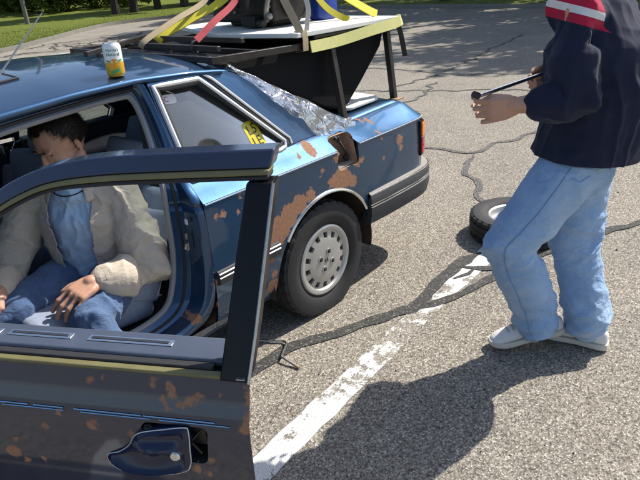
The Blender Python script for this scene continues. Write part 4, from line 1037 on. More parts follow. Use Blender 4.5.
# upper bars resting on the roof
rod('roof_bar', [(.70, .20, 1.345), (.185, -.14, 1.345), (-.20, -.40, 1.325)], .020, MAT['dark_steel'], rack)
rod('roof_bar', [(.29, .56, 1.322), (.29, -.06, 1.322)], .022, MAT['dark_steel'], rack); rod('roof_bar', [(.15, .56, 1.3395), (.17, -.13, 1.3395)], .022, MAT['dark_steel'], rack)
rod('roof_foot', [(.60, .134, 1.318), (.60, .134, 1.334)], .022, MAT['dark_steel'], rack)
rod('roof_foot', [(.29, .20, 1.275), (.29, .20, 1.310)], .024, MAT['dark_steel'], rack)
rod('upper_rail', [(-.28, .592, 1.302), (-.60, .596, 1.302), (-.93, .60, 1.300)], .018, MAT['dark_steel'], rack, True)
# white board
m = MB(); bo = [(-.16, .60), (-.97, .625), (-.98, -.55), (-.35, -.55), (-.19, -.19), (-.05, .15), (-.09, .28)]
m.prism(bo, lambda x, y: (x, y, 1.312), lambda x, y: (x, y, 1.334)); board = m.build('plywood_board', MAT['white_board'], None, bevel=.003); tag(board, 'white painted board lying on the rack under the engine', 'board')
# black tapering tub hanging below the rack
m = MB()
def tubring(y, k): 
    top = 1.258; P = [(.30, top), (-.93, top), (-.90, 1.18), (-.72, 1.02), (-.58, .905), (-.50, .893), (-.38, .935), (-.10, 1.075), (.10, 1.172), (.22, 1.232)]
    cx, cz = -.35, top; return [(cx + (x-cx)*k, y, cz + (z-cz)*k) for x, z in P]
m.loft([tubring(y, k) for y, k in ((.545, .985), (.53, 1.0), (.30, 1.0), (0, 1.0), (-.30, 1.0), (-.52, 1.0), (-.535, .985))], True, True)
tub = m.build('black_tub', MAT['black_tub'], None, sharp=30, bevel=.008); tag(tub, 'black wedge-shaped tub hanging under the rack above the trunk', 'tub')
# white panel on the trunk
m = MB(); pan = rrect(-.66, .33, .155, .27, .05); m.prism(pan, lambda x, y: (x, y, zdeck(x, y)+.012), lambda x, y: (x, y, zdeck(x, y)+.030)); o = m.build('white_panel', MAT['white_board'], None, bevel=.005); tag(o, 'white rounded sheet lying flat on the trunk lid', 'board')
# engine block
eng = thing('engine', (-.42, .02, 1.334), 'greasy dark engine strapped down on the white board', 'engine')
def epart(m, name, mat, par=eng, **k): 
    o = m.build(name, mat, None, **k); adopt(o, par); return o
m = MB(); m.box((-.42, .0, 1.53), (.30, .50, .34)); m.box((-.42, -.02, 1.73), (.24, .48, .10)); m.box((-.42, .02, 1.355), (.22, .34, .04)); blk = epart(m, 'engine_block', MAT['engine'], bevel=.02)
m = MB()
for k in range(4): m.tube(spline([(-.27, -.18+.12*k, 1.62), (-.20, -.18+.12*k, 1.60), (-.17, -.16+.11*k, 1.52), (-.18, -.10+.08*k, 1.44)], 5), .022, 10)
epart(m, 'exhaust_manifold', MAT['engine'])
m = MB(); m.lathe([(0, .02), (.03, .02), (.05, .012), (.085, .012), (.09, 0), (.085, -.02), (.0, -.02)], 32, 'Y', (-.42, .275, 1.46)); epart(m, 'crank_pulley', MAT['engine'])
m = MB(); m.lathe([(0, .015), (.05, .015), (.055, 0), (.05, -.015), (0, -.015)], 28, 'Y', (-.33, .275, 1.62)); epart(m, 'pulley', MAT['alloy']); m = MB(); m.lathe([(0, .015), (.04, .015), (.045, 0), (.04, -.015), (0, -.015)], 28, 'Y', (-.51, .275, 1.60)); epart(m, 'pulley', MAT['alloy'])
m = MB(); m.tube(spline([(-.42, .28, 1.55), (-.33, .282, 1.675), (-.28, .282, 1.62), (-.335, .282, 1.45), (-.42, .282, 1.37), (-.505, .282, 1.46), (-.56, .282, 1.60), (-.50, .282, 1.65)], 6, True), .008, 6, closed=True, flat=(.5, 1.4)); epart(m, 'drive_belt', MAT['rubber'])
m = MB(); m.tube(spline([(-.26, .20, 1.37), (-.24, .23, 1.44), (-.255, .24, 1.52), (-.25, .18, 1.60)], 6), .014, 8); m.ball((-.25, .235, 1.395), .019, 10, 7); epart(m, 'coolant_pipe', MAT['alloy'])
m = MB(); rr = random.Random(8)
for k in range(18):
    m = MB(); m.lathe([(0, .01), (.008, .01), (.011, .006), (.011, -.004)], 6, 'X', (-.268, rr.uniform(-.2, .22), rr.uniform(1.38, 1.68))); epart(m, 'bolt_head', MAT['alloy'])
m = MB(); m.box((-.40, .10, 1.37), (.36, .10, .06)); m.tube([(-.26, .12, 1.36), (-.20, .24, 1.365)], .02, 8); epart(m, 'engine_mount', MAT['engine'], bevel=.01)
eng.location.x -= .055; eng.location.y += .04
# blue jug
m = MB(); 
def jr(k, z): return [(-.78 + .085*k*math.copysign(abs(math.cos(t))**.6, math.cos(t)), .23 + .06*k*math.copysign(abs(math.sin(t))**.6, math.sin(t)), z) for t in np.linspace(0, 2*math.pi, 20, endpoint=False)]
m.loft([jr(.85, 1.335), jr(.98, 1.345), jr(1, 1.37), jr(1, 1.50), jr(.9, 1.535), jr(.5, 1.57), jr(.28, 1.585), jr(.28, 1.61)], True, True); jug = m.build('jug', MAT['blue_plastic'], None, sharp=45); tag(jug, 'blue plastic jug standing on the board behind the engine', 'jug')
m = MB(); m.lathe([(.021, 1.606), (.026, 1.609), (.026, 1.632), (0, 1.634)], 20, 'Z', (-.78, .23, 0)); m.build('cap', MAT['sticker_w'], jug)
# straps --------------------------------------------------------------
def web(name, col, var=.12):
    t = NT(name).set(Roughness=.75); c = t.co(); f = t.noise(40, 3); 
    w = t.n('ShaderNodeTexWave', Scale=140.0, Distortion=.4); t.l(c, w.inputs['Vector'])
    t.color(t.mix(f, tuple(k*(1-var) for k in col[:3])+(1,), tuple(min(1, k*(1+var)) for k in col[:3])+(1,))); t.normal(t.bump(w.outputs['Fac'], .25, .002)); return t.m
MAT['w_tan'] = web('tan webbing', (.40, .31, .19, 1)); MAT['w_yel'] = web('yellow webbing', (.62, .52, .03, 1)); MAT['w_red'] = web('red webbing', (.27, .008, .022, 1)); MAT['w_white'] = web('off white webbing', (.62, .58, .50, 1)); MAT['w_pale'] = web('pale yellow webbing', (.66, .64, .25, 1))
def strap(name, pts, width, mat, label, up=(0, 0, 1), twist=None, th=.0022, n=8):
    P = spline(pts, n); m = MB(); rings = []; N = len(P)
    for i, p in enumerate(P):
        t = (P[min(i+1, N-1)] - P[max(i-1, 0)]).normalized(); u = Vector(up); u = (u - t*u.dot(t)).normalized(); w = t.cross(u)
        if twist:
            a = twist[0] + (twist[1]-twist[0])*i/(N-1); u, w = u*math.cos(a) + w*math.sin(a), w*math.cos(a) - u*math.sin(a)
        h = width/2; rings.append([p - w*h - u*th, p + w*h - u*th, p + w*h + u*th, p - w*h + u*th])
    m.loft(rings, True, True); o = m.build(name, mat, None, sharp=30); tag(o, label, 'strap'); return o
strap('ratchet_strap', [(.335, .045, 1.318), (.307, .059, 1.350), (.121, .054, 1.42), (-.10, .03, 1.492), (-.24, .01, 1.62), (-.34, -.02, 1.785), (-.46, .02, 1.79)], .026, MAT['w_tan'], 'tan strap running from the roof bar up over the engine', up=(.3, 1, .5))
strap('tow_strap', [(.195, -.02, 1.328), (.167, -.008, 1.352), (.03, .05, 1.411), (-.126, .13, 1.49), (-.26, .16, 1.64), (-.34, .16, 1.785), (-.44, .14, 1.795)], .055, MAT['w_yel'], 'wide yellow strap slanting from the rack up to the engine', up=(-.15, .5, .85), twist=(.1, -.25))
s_ = strap('red_strap', [(.275, .395, 1.352), (.22, .38, 1.375), (.112, .35, 1.42), (-.10, .26, 1.49), (-.25, .22, 1.65), (-.33, .20, 1.785), (-.45, .16, 1.79)], .030, MAT['w_red'], 'red strap hooked on the rack rail and pulled over the engine', up=(.2, 1, .5))
m = MB(); m.tube(spline([(.275, .395, 1.352), (.305, .40, 1.345), (.312, .40, 1.318), (.298, .40, 1.300), (.276, .40, 1.304)], 5), .0045, 8); m.build('hook', MAT['dark_steel'], s_)
strap('tan_strap', [(-.185, .592, 1.335), (-.19, .57, 1.37), (-.19, .50, 1.48), (-.24, .38, 1.60), (-.29, .27, 1.70), (-.36, .18, 1.79), (-.5, .05, 1.79)], .036, MAT['w_tan'], 'tan strap from the rail loop rising over the engine front', up=(.75, .5, .3))
m = MB(); m.strip([(-.205, .552, 1.338), (-.205, .600, 1.340), (-.205, .606, 1.30), (-.205, .604, 1.25), (-.205, .556, 1.243)], [(-.018, -.002), (.018, -.002), (.018, .002), (-.018, .002)], up=(0, .7, .7)); o = m.build('strap_loop', MAT['w_tan'], None); tag(o, 'short tan strap looped round the rack rail', 'strap')
strap('white_strap', [(-.25, .575, 1.335), (-.265, .57, 1.37), (-.29, .55, 1.47), (-.34, .38, 1.62), (-.40, .22, 1.79)], .022, MAT['w_white'], 'narrow off-white strap rising from the board edge to the engine', up=(.75, .5, .3))
strap('yellow_strap', [(-.93, .50, 1.345), (-.88, .46, 1.38), (-.78, .38, 1.46), (-.66, .29, 1.57), (-.55, .18, 1.74), (-.46, .1, 1.80)], .058, MAT['w_yel'], 'wide yellow strap from the rear board corner up to the engine', up=(.4, .8, .5), twist=(.2, .5))
strap('yellow_strap', [(-.70, .48, 1.340), (-.68, .42, 1.365), (-.64, .36, 1.42), (-.60, .29, 1.53), (-.52, .2, 1.72), (-.45, .12, 1.80)], .034, MAT['w_yel'], 'narrower yellow strap beside the wide rear yellow strap', up=(.4, .8, .5), twist=(-.3, .3))
strap('pale_strap', [(-.24, .606, 1.262), (-.45, .612, 1.266), (-.70, .632, 1.288), (-.90, .640, 1.302), (-.985, .625, 1.315), (-1.0, .50, 1.32), (-1.0, .10, 1.32)], .054, MAT['w_pale'], 'pale yellow strap wrapped round the board edge and rack rail', up=(0, 1, .15))
s_ = strap('strap_tail', [(-.955, .62, 1.30), (-.965, .635, 1.24), (-.975, .645, 1.17), (-.985, .65, 1.115)], .028, MAT['dark_steel'], 'black strap tail hanging from the rear corner of the rack', up=(.7, .6, 0))
# can ----------------------------------------------------------------------
cx_, cy_ = .775, .535; cz0 = zroof(cx_, cy_) + .001
can = thing('drink_can', (cx_, cy_, cz0), 'white and yellow juice can standing on the car roof', 'can')
can.rotation_euler = (R(3), R(-2), R(0))
MAT['can_white'] = simple('white can print', (.74, .75, .74, 1), .28, .15, var=.04); MAT['can_yel'] = simple('orange yellow can print', (.72, .40, .03, 1), .28, .15, var=.1); MAT['can_green'] = simple('green can print', (.01, .16, .08, 1), .3); MAT['can_green2'] = simple('light green can print', (.04, .34, .10, 1), .3); MAT['can_or'] = simple('orange fruit print', (.80, .30, .01, 1), .3)
m = MB(); m.lathe([(.0, .012), (.021, .004), (.025, 0), (.029, .004), (.0332, .014), (.0335, .052)], 40, 'Z'); m.build('lower_wall', MAT['can_yel'], can)
m = MB(); m.lathe([(.0335, .0521), (.0335, .104), (.0322, .110), (.0285, .118)], 40, 'Z'); m.build('upper_wall', MAT['can_white'], can)
m = MB(); m.lathe([(.0285, .1181), (.0282, .1215), (.0265, .1215), (.0258, .118), (0, .1175)], 40, 'Z'); lid = m.build('lid', MAT['chrome'], can)
m = MB(); m.box((.006, 0, .1195), (.022, .013, .0012)); m.build('tab', MAT['steel'], lid, bevel=.002)
va = math.atan2(CAM_O.y - cy_, CAM_O.x - cx_)
def can_wrap(V, F, z0, mat, name, off=.0003, tilt=0.0, a0=0.0):
    m = MB(); m.V = []
    for x, y, z in V:
        xr = x*math.cos(tilt) - y*math.sin(tilt); yr = x*math.sin(tilt) + y*math.cos(tilt)
        a = va + a0 + xr/.0335; rr_ = .0335 + off + z; m.V.append((rr_*math.cos(a), rr_*math.sin(a), z0 + yr))
    m.F = F; m.M = [0]*len(F); return m.build(name, mat, can, smooth=False, fix=False)
V, F = text_mesh("Florida's", .0145); can_wrap(V, F, .0945, MAT['can_green'], 'print'); V, F = text_mesh("Natural", .0165); can_wrap(V, F, .0795, MAT['can_green'], 'print')
def flat_shape(pts, n=1): return [(x, y, .0) for x, y in pts], [tuple(range(len(pts)))]
def band_grid(x0, x1, y0, y1, nx=16):
    V = []; F = []
    for i in range(nx+1): V += [(x0 + (x1-x0)*i/nx, y0, 0), (x0 + (x1-x0)*i/nx, y1, 0)]
    for i in range(nx): F.append((2*i, 2*i+2, 2*i+3, 2*i+1))
    return V, F
V, F = [(0, 0, 0)], []
for k in range(24): V.append((.017*math.cos(k*math.pi/12), .0135*math.sin(k*math.pi/12), 0))
F = [(0, 1+k, 1+(k+1) % 24) for k in range(24)]; can_wrap(V, F, .050, MAT['can_or'], 'print', .0004)
V, F = band_grid(-.018, .018, -.0055, .0055); can_wrap(V, F, .020, MAT['can_green2'], 'print', .0006, .28)
V, F = band_grid(-.030, -.014, -.003, .003); can_wrap(V, F, .050, MAT['can_green2'], 'print', .0006, -.3); V, F = band_grid(.016, .032, -.003, .003); can_wrap(V, F, .050, MAT['can_green2'], 'print', .0006, .3)
# spare wheel on the ground --------------------------------------------------
sp = tyre_mesh(.285, .17, .15, 0).build('spare_wheel', MAT['tyre'], None, sharp=30); sp.location = (-1.42, 1.185, .078); sp.rotation_euler = (R(-90), 0, 0)
sp.rotation_euler = (R(90), 0, 0); sp.location = (-1.36, 1.22, .0775)
tag(sp, 'small spare wheel lying flat on the asphalt behind the standing man', 'wheel')
m = MB(); m.lathe([(.178, .052), (.170, .058), (.160, .052), (.150, .02), (.10, .03), (.05, .035), (.0, .03)], 40, 'Y'); m.lathe([(.178, -.052), (.170, -.058), (.160, -.052), (.150, -.02), (.10, -.03), (.05, -.035), (.0, -.03)], 40, 'Y'); rim = m.build('rim', MAT['hub'], sp)
for k in range(4):
    a = k*math.pi/2 + .4; m = MB(); m.lathe([(.010, .0), (.010, .006), (0, .006)], 12, 'Y', (.055*math.cos(a), .034, .055*math.sin(a))); m.lathe([(.010, .0), (.010, -.006), (0, -.006)], 12, 'Y', (.055*math.cos(a), -.034, .055*math.sin(a))); m.build('lug_hole', MAT['hub_dark'], rim)
# jack handle on the ground
m = MB(); jp = [(.60, .61, .008), (.50, .665, .010), (.39, .835, .010), (.375, .860, .011), (.392, .895, .020), (.470, .945, .024), (.483, .965, .022), (.480, 1.055, .008)]
m.tube(spline(jp, 5), .0055, 8); jh = m.build('jack_handle', MAT['steel'], None); tag(jh, 'thin bent steel jack handle lying on the sealed crack', 'jack handle')
m = MB(); m.tube([(.4812, 1.01, .0135), (.480, 1.058, .0078)], .0062, 8); m.build('rusty_tip', MAT['filler'], jh)
# ------------------------------------------------------------------ aerial
m = MB(); m.tube([(1.40, .628, 1.235), (1.37, .645, 1.262), (1.238, .66, 1.380), (1.06, .66, 1.541)], [.006, .0035, .003, .0018], 8); ae = m.build('aerial', MAT['steel'], car)
m = MB(); m.ball((1.06, .66, 1.541), .004, 8, 6); m.build('aerial_tip', MAT['black_plastic'], ae)
# ------------------------------------------------------------------ people
class Body:
    """union of tapered limbs, welded by a voxel remesh into one continuous surface"""
    def __init__(s): s.m = MB()
    def limb(s, pts, radii, n=16, ell=None, front=None):
        """pts joints, radii per joint; ell = per joint (side, front) factors with 'front' axis"""
        P = [Vector(p) for p in pts]; r = list(radii); N = len(P); rings = []
        for i, p in enumerate(P):
            t = (P[min(i+1, N-1)] - P[max(i-1, 0)]).normalized()
            f = Vector(front) if front is not None else (Vector((1, 0, 0)) if abs(t.x) < .8 else Vector((0, 1, 0)))
            u = (f - t*f.dot(t)).normalized(); w = t.cross(u)
            es, ef = ell[i] if ell else (1, 1)
            mk = lambda c, k: [c + u*math.cos(a)*r[i]*ef*k + w*math.sin(a)*r[i]*es*k for a in [2*math.pi*q/n for q in range(n)]]
            if i == 0:
                for k, d in ((.35, .8), (.75, .5)): rings.append(mk(p - t*r[i]*d*min(es, ef), k))
            rings.append(mk(p, 1))
            if i == N-1:
                for k, d in ((.75, .5), (.35, .8)): rings.append(mk(p + t*r[i]*d*min(es, ef), k))
        s.m.loft(rings, True, True); return s
    def ball(s, c, r, rot=None): s.m.ball(c, r, 16, 12, rot); return s
    def make(s, name, mat, voxel, smooth=6, parent=None, disp=None):
        o = s.m.build(name, mat, None, sharp=0)
        md = o.modifiers.new('r', 'REMESH'); md.mode = 'VOXEL'; md.voxel_size = voxel; md.use_smooth_shade = True
        if smooth: sm = o.modifiers.new('s', 'SMOOTH'); sm.factor = .5; sm.iterations = smooth
        bpy.context.view_layer.update(); apply_mods(o)
        me = o.data; n = len(me.vertices)
        if disp:
            co = np.empty(n*3); me.vertices.foreach_get('co', co); co = co.reshape(-1, 3); nn = np.empty(n*3); me.vertices.foreach_get('normal', nn); nn = nn.reshape(-1, 3)
            d = np.array([disp(Vector(c), Vector(k)) for c, k in zip(co, nn)]); co = co + nn*d[:, None]; me.vertices.foreach_set('co', co.ravel())
        if not me.materials: me.materials.append(mat)
        me.polygons.foreach_set('use_smooth', [True]*len(me.polygons)); me.update()
        if parent is not None: adopt(o, parent)
        return o
def cloth_mat(name, a, b, scale, weave=900, rough=.9, bumpy=.3, fade=None, wr=.0):
    t = NT(name).set(Roughness=rough, Specular_IOR_Level=.2, Sheen_Weight=.15)
    c = t.mix(t.noise(scale, 6, .6), a, b)
    c = t.mix(t.math('MULTIPLY', t.noise(weave, 2, .5), .45), c, tuple(min(1, k*1.7+.02) for k in b[:3])+(1,))
    nb = t.bump(t.noise(weave*.7, 3, .6), bumpy, .0015)
    if wr:
        mp = t.n('ShaderNodeMapping'); mp.inputs['Scale'].default_value = (1, 1, 1.7); t.l(t.co(), mp.inputs['Vector']); nb = t.bump(t.noise(19, 3, .5, mp.outputs[0], 1.2), wr, .02, nb)
    if fade: c = t.mix(t.ramp(t.noise(5, 5, .6), [(.42, (0,)*3+(1,)), (.68, (.75,)*3+(1,))]), c, fade); c = t.mix(t.ramp(t.noise(130, 5, .7), [(.35, (.0,)*3+(1,)), (.75, (.35,)*3+(1,))]), c, fade)
    t.color(c); t.normal(nb); return t.m
def folds(seed, amp, fs=(6, 6, 14), base=.3):
    """cloth folds: ridged noise stretched one way"""
    def d(c, n):
        q = Vector((c.x*fs[0], c.y*fs[1], c.z*fs[2])) + Vector((seed*7.1, seed*3.3, 0))
        w = noise.noise_vector(q*.5)*.9; q2 = q + w
        r1 = 1 - 2*abs(noise.noise(q2)); r1 = r1*abs(r1)*1.3 - .15; r2 = noise.noise(q2*2.3); r3 = 1 - 2*abs(noise.noise(q2*2.1 + Vector((9, 4, 2))))
        return amp*(r1*.9 + r2*base + r3*.35)
    return d
def hand(B, W, e1, e2, e3, s=1.0, curl=(.5, .9, .8), spread=.0, thumb=((.035, -.030, .0), (.065, -.045, -.012), (.095, -.038, -.02)), straight=None):
    """W wrist, e1 along hand, e2 index->little, e3 out of the back of the hand"""
    W = Vector(W); e1 = Vector(e1).normalized(); e2 = (Vector(e2) - e1*e1.dot(Vector(e2))).normalized(); e3 = e1.cross(e2)*(1 if e1.cross(e2).dot(Vector(e3)) > 0 else -1)
    pt = lambda a, b, c: W + (e1*a + e2*b + e3*c)*s
    for k in range(5):
        b = -.030 + .015*k; B.limb([pt(0, b*.62, 0), pt(.035, b*.9, .003), pt(.078, b, .002)], [.0155*s, .0150*s, .0125*s], 10)
    L = [(.042, .026, .021), (.046, .030, .022), (.043, .028, .021), (.034, .021, .018)]
    for k in range(4):
        b = -.033 + .022*k; a0 = .088 - .004*abs(k-1.2); p = pt(a0, b, 0); ang = 0; P = [pt(a0-.02, b*.95, 0), p]; d2 = (k-1.5)*spread
        for j in range(3):
            ang += curl[j]*(1 + .08*k); dv = e1*math.cos(ang) - e3*math.sin(ang) + e2*d2; P.append(P[-1] + dv.normalized()*L[k][j]*s)
        r = .0092 - .0006*(k == 3); B.limb(P, [r*1.15*s, r*1.12*s, r*1.04*s, r*.95*s, r*.82*s], 10)
    T = [pt(.012, -.022, -.006)] + [pt(*q) for q in thumb]; B.limb(T, [.0165*s, .0135*s, .0112*s, .0090*s], 10)
def head(B, c, F, L, U, s=1.0):
    """face looks along F; c = centre of skull"""
    c = Vector(c); F, L, U = Vector(F).normalized(), Vector(L).normalized(), Vector(U).normalized(); rot = Matrix((F, L, U)).transposed()
    pt = lambda f, l, u: c + (F*f + L*l + U*u)*s
    B.ball(pt(-.012, 0, .030), (.098*s, .077*s, .092*s), rot); B.ball(pt(.028, 0, -.03), (.068*s, .062*s, .085*s), rot); B.ball(pt(.048, 0, -.085), (.042*s, .042*s, .034*s), rot)
    for q in (1, -1):
        B.ball(pt(.058, .036*q, -.035), (.030*s, .026*s, .030*s), rot); B.limb([pt(.045, .058*q, -.055), pt(-.005, .066*q, -.05)], [.018*s, .020*s], 8)
        B.ball(pt(-.016, .076*q, -.010), (.013*s, .0065*s, .026*s), rot); B.ball(pt(.078, .033*q, .028), (.016*s, .026*s, .009*s), rot)
    B.limb([pt(.088, 0, .012), pt(.101, 0, -.015), pt(.108, 0, -.030)], [.009*s, .0115*s, .013*s], 8); B.ball(pt(.098, .012, -.034), .009*s); B.ball(pt(.098, -.012, -.034), .009*s)
    B.ball(pt(.086, 0, -.060), (.012*s, .024*s, .006*s), rot); B.ball(pt(.084, 0, -.070), (.012*s, .021*s, .007*s), rot)
    return pt, rot
def face_parts(pt, rot, s, parent, eye=True):
    for q in (1, -1):
        m = MB(); m.ball(pt(.066, .031*q, .009), .0098*s, 12, 8); o = m.build('eye', MAT['eye'], None); adopt(o, parent)
        m = MB(); m.ball(pt(.0722, .031*q, .0080), .0046*s, 10, 6); i = m.build('iris', MAT['iris'], None); adopt(i, o)
        m = MB(); m.limb = None; m.tube([pt(.088, .016*q, .029), pt(.090, .034*q, .034), pt(.078, .052*q, .028)], [.0035*s, .0042*s, .002*s], 6); o = m.build('eyebrow', MAT['hair'], None); adopt(o, parent)
    m = MB(); m.tube(spline([pt(.082, -.022, -.0655), pt(.0965, 0, -.0648), pt(.082, .022, -.0655)], 4), .0022*s, 6); o = m.build('mouth', MAT['lip'], None); adopt(o, parent)
def hair(pt, rot, s, parent, seed, short=.010, n=9000, line=lambda f, l, u: True):
    """short cropped hair: a thin cap and thousands of little strands"""
    g_ = np.random.default_rng(seed); m = MB(); R_ = (.0995*s, .0785*s, .0935*s); c0 = pt(-.012, 0, .030)
    V = []; F = []
    nn = 34; mm = 24; ids = {}
    for j in range(mm+1):
        for k in range(nn):
            ph = math.pi*j/mm; t = 2*math.pi*k/nn; d = (math.sin(ph)*math.cos(t), math.sin(ph)*math.sin(t), math.cos(ph))
            p = c0 + rot @ Vector((d[0]*R_[0]*1.015, d[1]*R_[1]*1.02, d[2]*R_[2]*1.02)); ids[j, k] = len(V); V.append((tuple(p), d))
    m.V = [v[0] for v in V]
    for j in range(mm):
        for k in range(nn):
            q = [ids[j, k], ids[j, (k+1) % nn], ids[j+1, (k+1) % nn], ids[j+1, k]]
            if all(line(*V[i][1]) for i in q): m.f(*q)
    cap = m.build('hair', MAT['hair'], None, sharp=0); adopt(cap, parent)
    m = MB(); cnt = 0
    while cnt < n:
        d = g_.normal(size=3); d /= np.linalg.norm(d)
        if not line(*d): continue
        cnt += 1; p = c0 + rot @ Vector((d[0]*R_[0]*1.01, d[1]*R_[1]*1.015, d[2]*R_[2]*1.015)); nrm = (rot @ Vector((d[0]/R_[0], d[1]/R_[1], d[2]/R_[2]))).normalized()
        fl = rot @ Vector((.7, 0, -.25)); t = (nrm*.75 + fl*.45 + Vector(g_.normal(size=3))*.28).normalized(); L_ = short*g_.uniform(.7, 1.35)*s; w = t.orthogonal().normalized()*.0007
        b = len(m.V); m.V += [tuple(p-w), tuple(p+w), tuple(p+t*L_)]; m.F.append((b, b+1, b+2)); m.M.append(0)
    st = m.build('hair_strands', MAT['hair'], None, smooth=False, fix=False); st['kind'] = 'stuff'; adopt(st, cap)
MAT['eye'] = simple('dark skin toned eye', (.16, .12, .10, 1), .3, var=.05); MAT['iris'] = simple('iris', (.03, .02, .015, 1), .15); MAT['lip'] = simple('lips', (.22, .075, .06, 1), .5); MAT['hair'] = simple('dark brown hair', (.022, .014, .010, 1), .55, var=.4, scale=80)  # eyeballs in a dark skin tone so the eyes look narrowed
MAT['denim_light'] = cloth_mat('faded light blue denim', (.120, .225, .41, 1), (.23, .365, .56, 1), 7, bumpy=.6, fade=(.44, .56, .70, 1), wr=.45)
MAT['denim_blue'] = cloth_mat('blue denim', (.022, .045, .105, 1), (.060, .105, .205, 1), 9, bumpy=.6, fade=(.14, .21, .34, 1), wr=.4)
MAT['navy'] = cloth_mat('navy jersey', (.006, .008, .022, 1), (.011, .014, .036, 1), 8, 700)
MAT['jacket'] = cloth_mat('beige jacket cloth', (.40, .335, .26, 1), (.50, .43, .345, 1), 6, 800, wr=.35); MAT['tshirt'] = cloth_mat('light blue jersey', (.33, .46, .66, 1), (.42, .55, .74, 1), 6, 900, wr=.3)
MAT['shoe'] = simple('white leather', (.76, .75, .72, 1), .45, var=.06, scale=20, bump=.1); MAT['sole'] = simple('off white rubber sole', (.64, .59, .51, 1), .7, var=.2, scale=18, bump=.2); MAT['lace'] = simple('grey laces', (.42, .41, .39, 1), .8); MAT['shoe_grey'] = simple('dark grey shoe stripe', (.06, .06, .06, 1), .6)

def shoe(name, toe, heel, parent, side=1, roll=0):
    """running shoe along toe-heel line (points on the sole)"""
    toe = Vector(toe); heel = Vector(heel); F = (toe-heel); Lg = F.length; F.normalize(); S = F.cross(Vector((0, 0, 1))).normalized(); U = S.cross(F)
    pt = lambda f, s_, u: heel + F*f*Lg + S*s_*side + U*u
    st = [0, .04, .12, .25, .40, .55, .70, .82, .92, .975, 1.0]; wl = [.020, .030, .036, .037, .036, .040, .046, .047, .040, .028, .012]; top = [.075, .085, .092, .098, .105, .095, .078, .066, .056, .046, .034]
    m = MB(); rings = []
    for f, w, h in zip(st, wl, top):
        c = .004*math.sin(f*math.pi*1.2); base = .022
        ring = [pt(f, c-w*.95, base), pt(f, c-w, base+(h-base)*.35), pt(f, c-w*.86, base+(h-base)*.7), pt(f, c-w*.45, h*.97), pt(f, c, h), pt(f, c+w*.45, h*.97), pt(f, c+w*.86, base+(h-base)*.7), pt(f, c+w, base+(h-base)*.35), pt(f, c+w*.95, base)]
        rings.append(ring)
    m.loft(rings, True, True); o = m.build(name, MAT['shoe'], None, sharp=0, sub=2); adopt(o, parent)
    m = MB(); rings = []
    for f, w in zip(st, wl):
        c = .004*math.sin(f*math.pi*1.2); sp = .016*max(0, (f-.75)/.25)**2 if f > .75 else 0; hh = .030 - .006*math.sin(f*math.pi); w = w*1.08
        rings.append([pt(f*1.02-.01, c-w, sp), pt(f*1.02-.01, c-w*1.03, hh*.5+sp), pt(f*1.02-.01, c-w, hh+sp*.6), pt(f*1.02-.01, c+w, hh+sp*.6), pt(f*1.02-.01, c+w*1.03, hh*.5+sp), pt(f*1.02-.01, c+w, sp)])
    m.loft(rings, True, True); q = m.build('sole', MAT['sole'], None, sharp=40, bevel=.004); adopt(q, o)
    m = MB()
    for k in range(5):
        f = .48 + .065*k; h = interp(f, st, top); m.tube(spline([pt(f, -.024, h-.009), pt(f+.01, 0, h+.005), pt(f, .024, h-.009)], 4), .0032, 6)
    q = m.build('laces', MAT['lace'], None); adopt(q, o)
    for sg in (1, -1):
        m = MB()
        for f0 in (.30, .37): m.tube(spline([pt(f0, sg*.037, .034), pt(f0+.09, sg*.0405, .050), pt(f0+.20, sg*.036, .070)], 4), .0035, 6, flat=(.5, 1.3), up=S)
        q = m.build('side_stripe', MAT['shoe_grey'], None); adopt(q, o)
    return o
def cuff_mask(): pass

# ---- standing man ---------------------------------------------------------
man = thing('person', (-.38, 1.88, 0), 'man in navy striped-sleeve shirt and light jeans walking with a wheel wrench', 'person')
FW = Vector((.70, -.714, 0)).normalized(); F = Vector((.154, -.97, 0)).normalized(); L = Vector((.97, .154, 0)).normalized(); U = Vector((0, 0, 1))
pel = Vector((-.390, 1.866, .855)); lhip, rhip = pel + L*.092, pel - L*.092; lkn, rkn = Vector((-.108, 1.722, .545)), Vector((-.450, 1.868, .475)); lan, ran = Vector((-.272, 1.812, .15)), Vector((-.412, 1.975, .115))
TW = Vector((-.052, .059, 0)); wst = pel + TW*.6 + Vector((-.005, .005, .15)); chs = pel + TW + F*.045 + Vector((0, 0, .42)); nck = pel + F*.075 + Vector((0, 0, .63)); hdc = pel + F*.145 + Vector((0, 0, .80))
lsh = chs - TW*1.2 + L*.195 + Vector((0, 0, .155)) - F*.01; rsh = chs - L*.195 + Vector((0, 0, .155)) + F*.02
lel = Vector((-.172, 1.905, 1.130)); lwr = Vector((-.060, 1.728, 1.118)); rel_ = Vector((-.58, 1.70, 1.14)); rwr = Vector((-.41, 1.715, 1.178))
B = Body()
hL_ = Vector((.714, .70, 0)); pt, rot = head(B, hdc, FW*.95 + Vector((0, 0, -.3)), hL_, Vector((0, 0, .95)) + FW*.3)
B.limb([nck - Vector((0, 0, .05)), (nck+hdc)/2 - F*.015, hdc - F*.02], [.065, .058, .056], 14)
tr_ell = [(1.30, .85)]*5
B.limb([pel - U*.03, pel + U*.06, wst, chs, chs + U*.13], [.118, .122, .108, .125, .095], 20, [(1.25, .92), (1.25, .9), (1.2, .88), (1.32, .9), (1.5, .7)], F)
for sh, el, wr in ((lsh, lel, lwr), (rsh, rel_, rwr)):
    B.limb([chs + U*.12, sh, sh.lerp(el, .5), el], [.05, .050, .046, .042], 14); B.limb([el, el.lerp(wr, .35), wr, wr.lerp(wr + (wr-el), .1)], [.042, .0435, .0285, .0255], 14)
for hp, kn, an in ((lhip, lkn, lan), (rhip, rkn, ran)): B.limb([hp, hp.lerp(kn, .5), kn, kn.lerp(an, .35), an], [.088, .075, .055, .055, .036], 14)
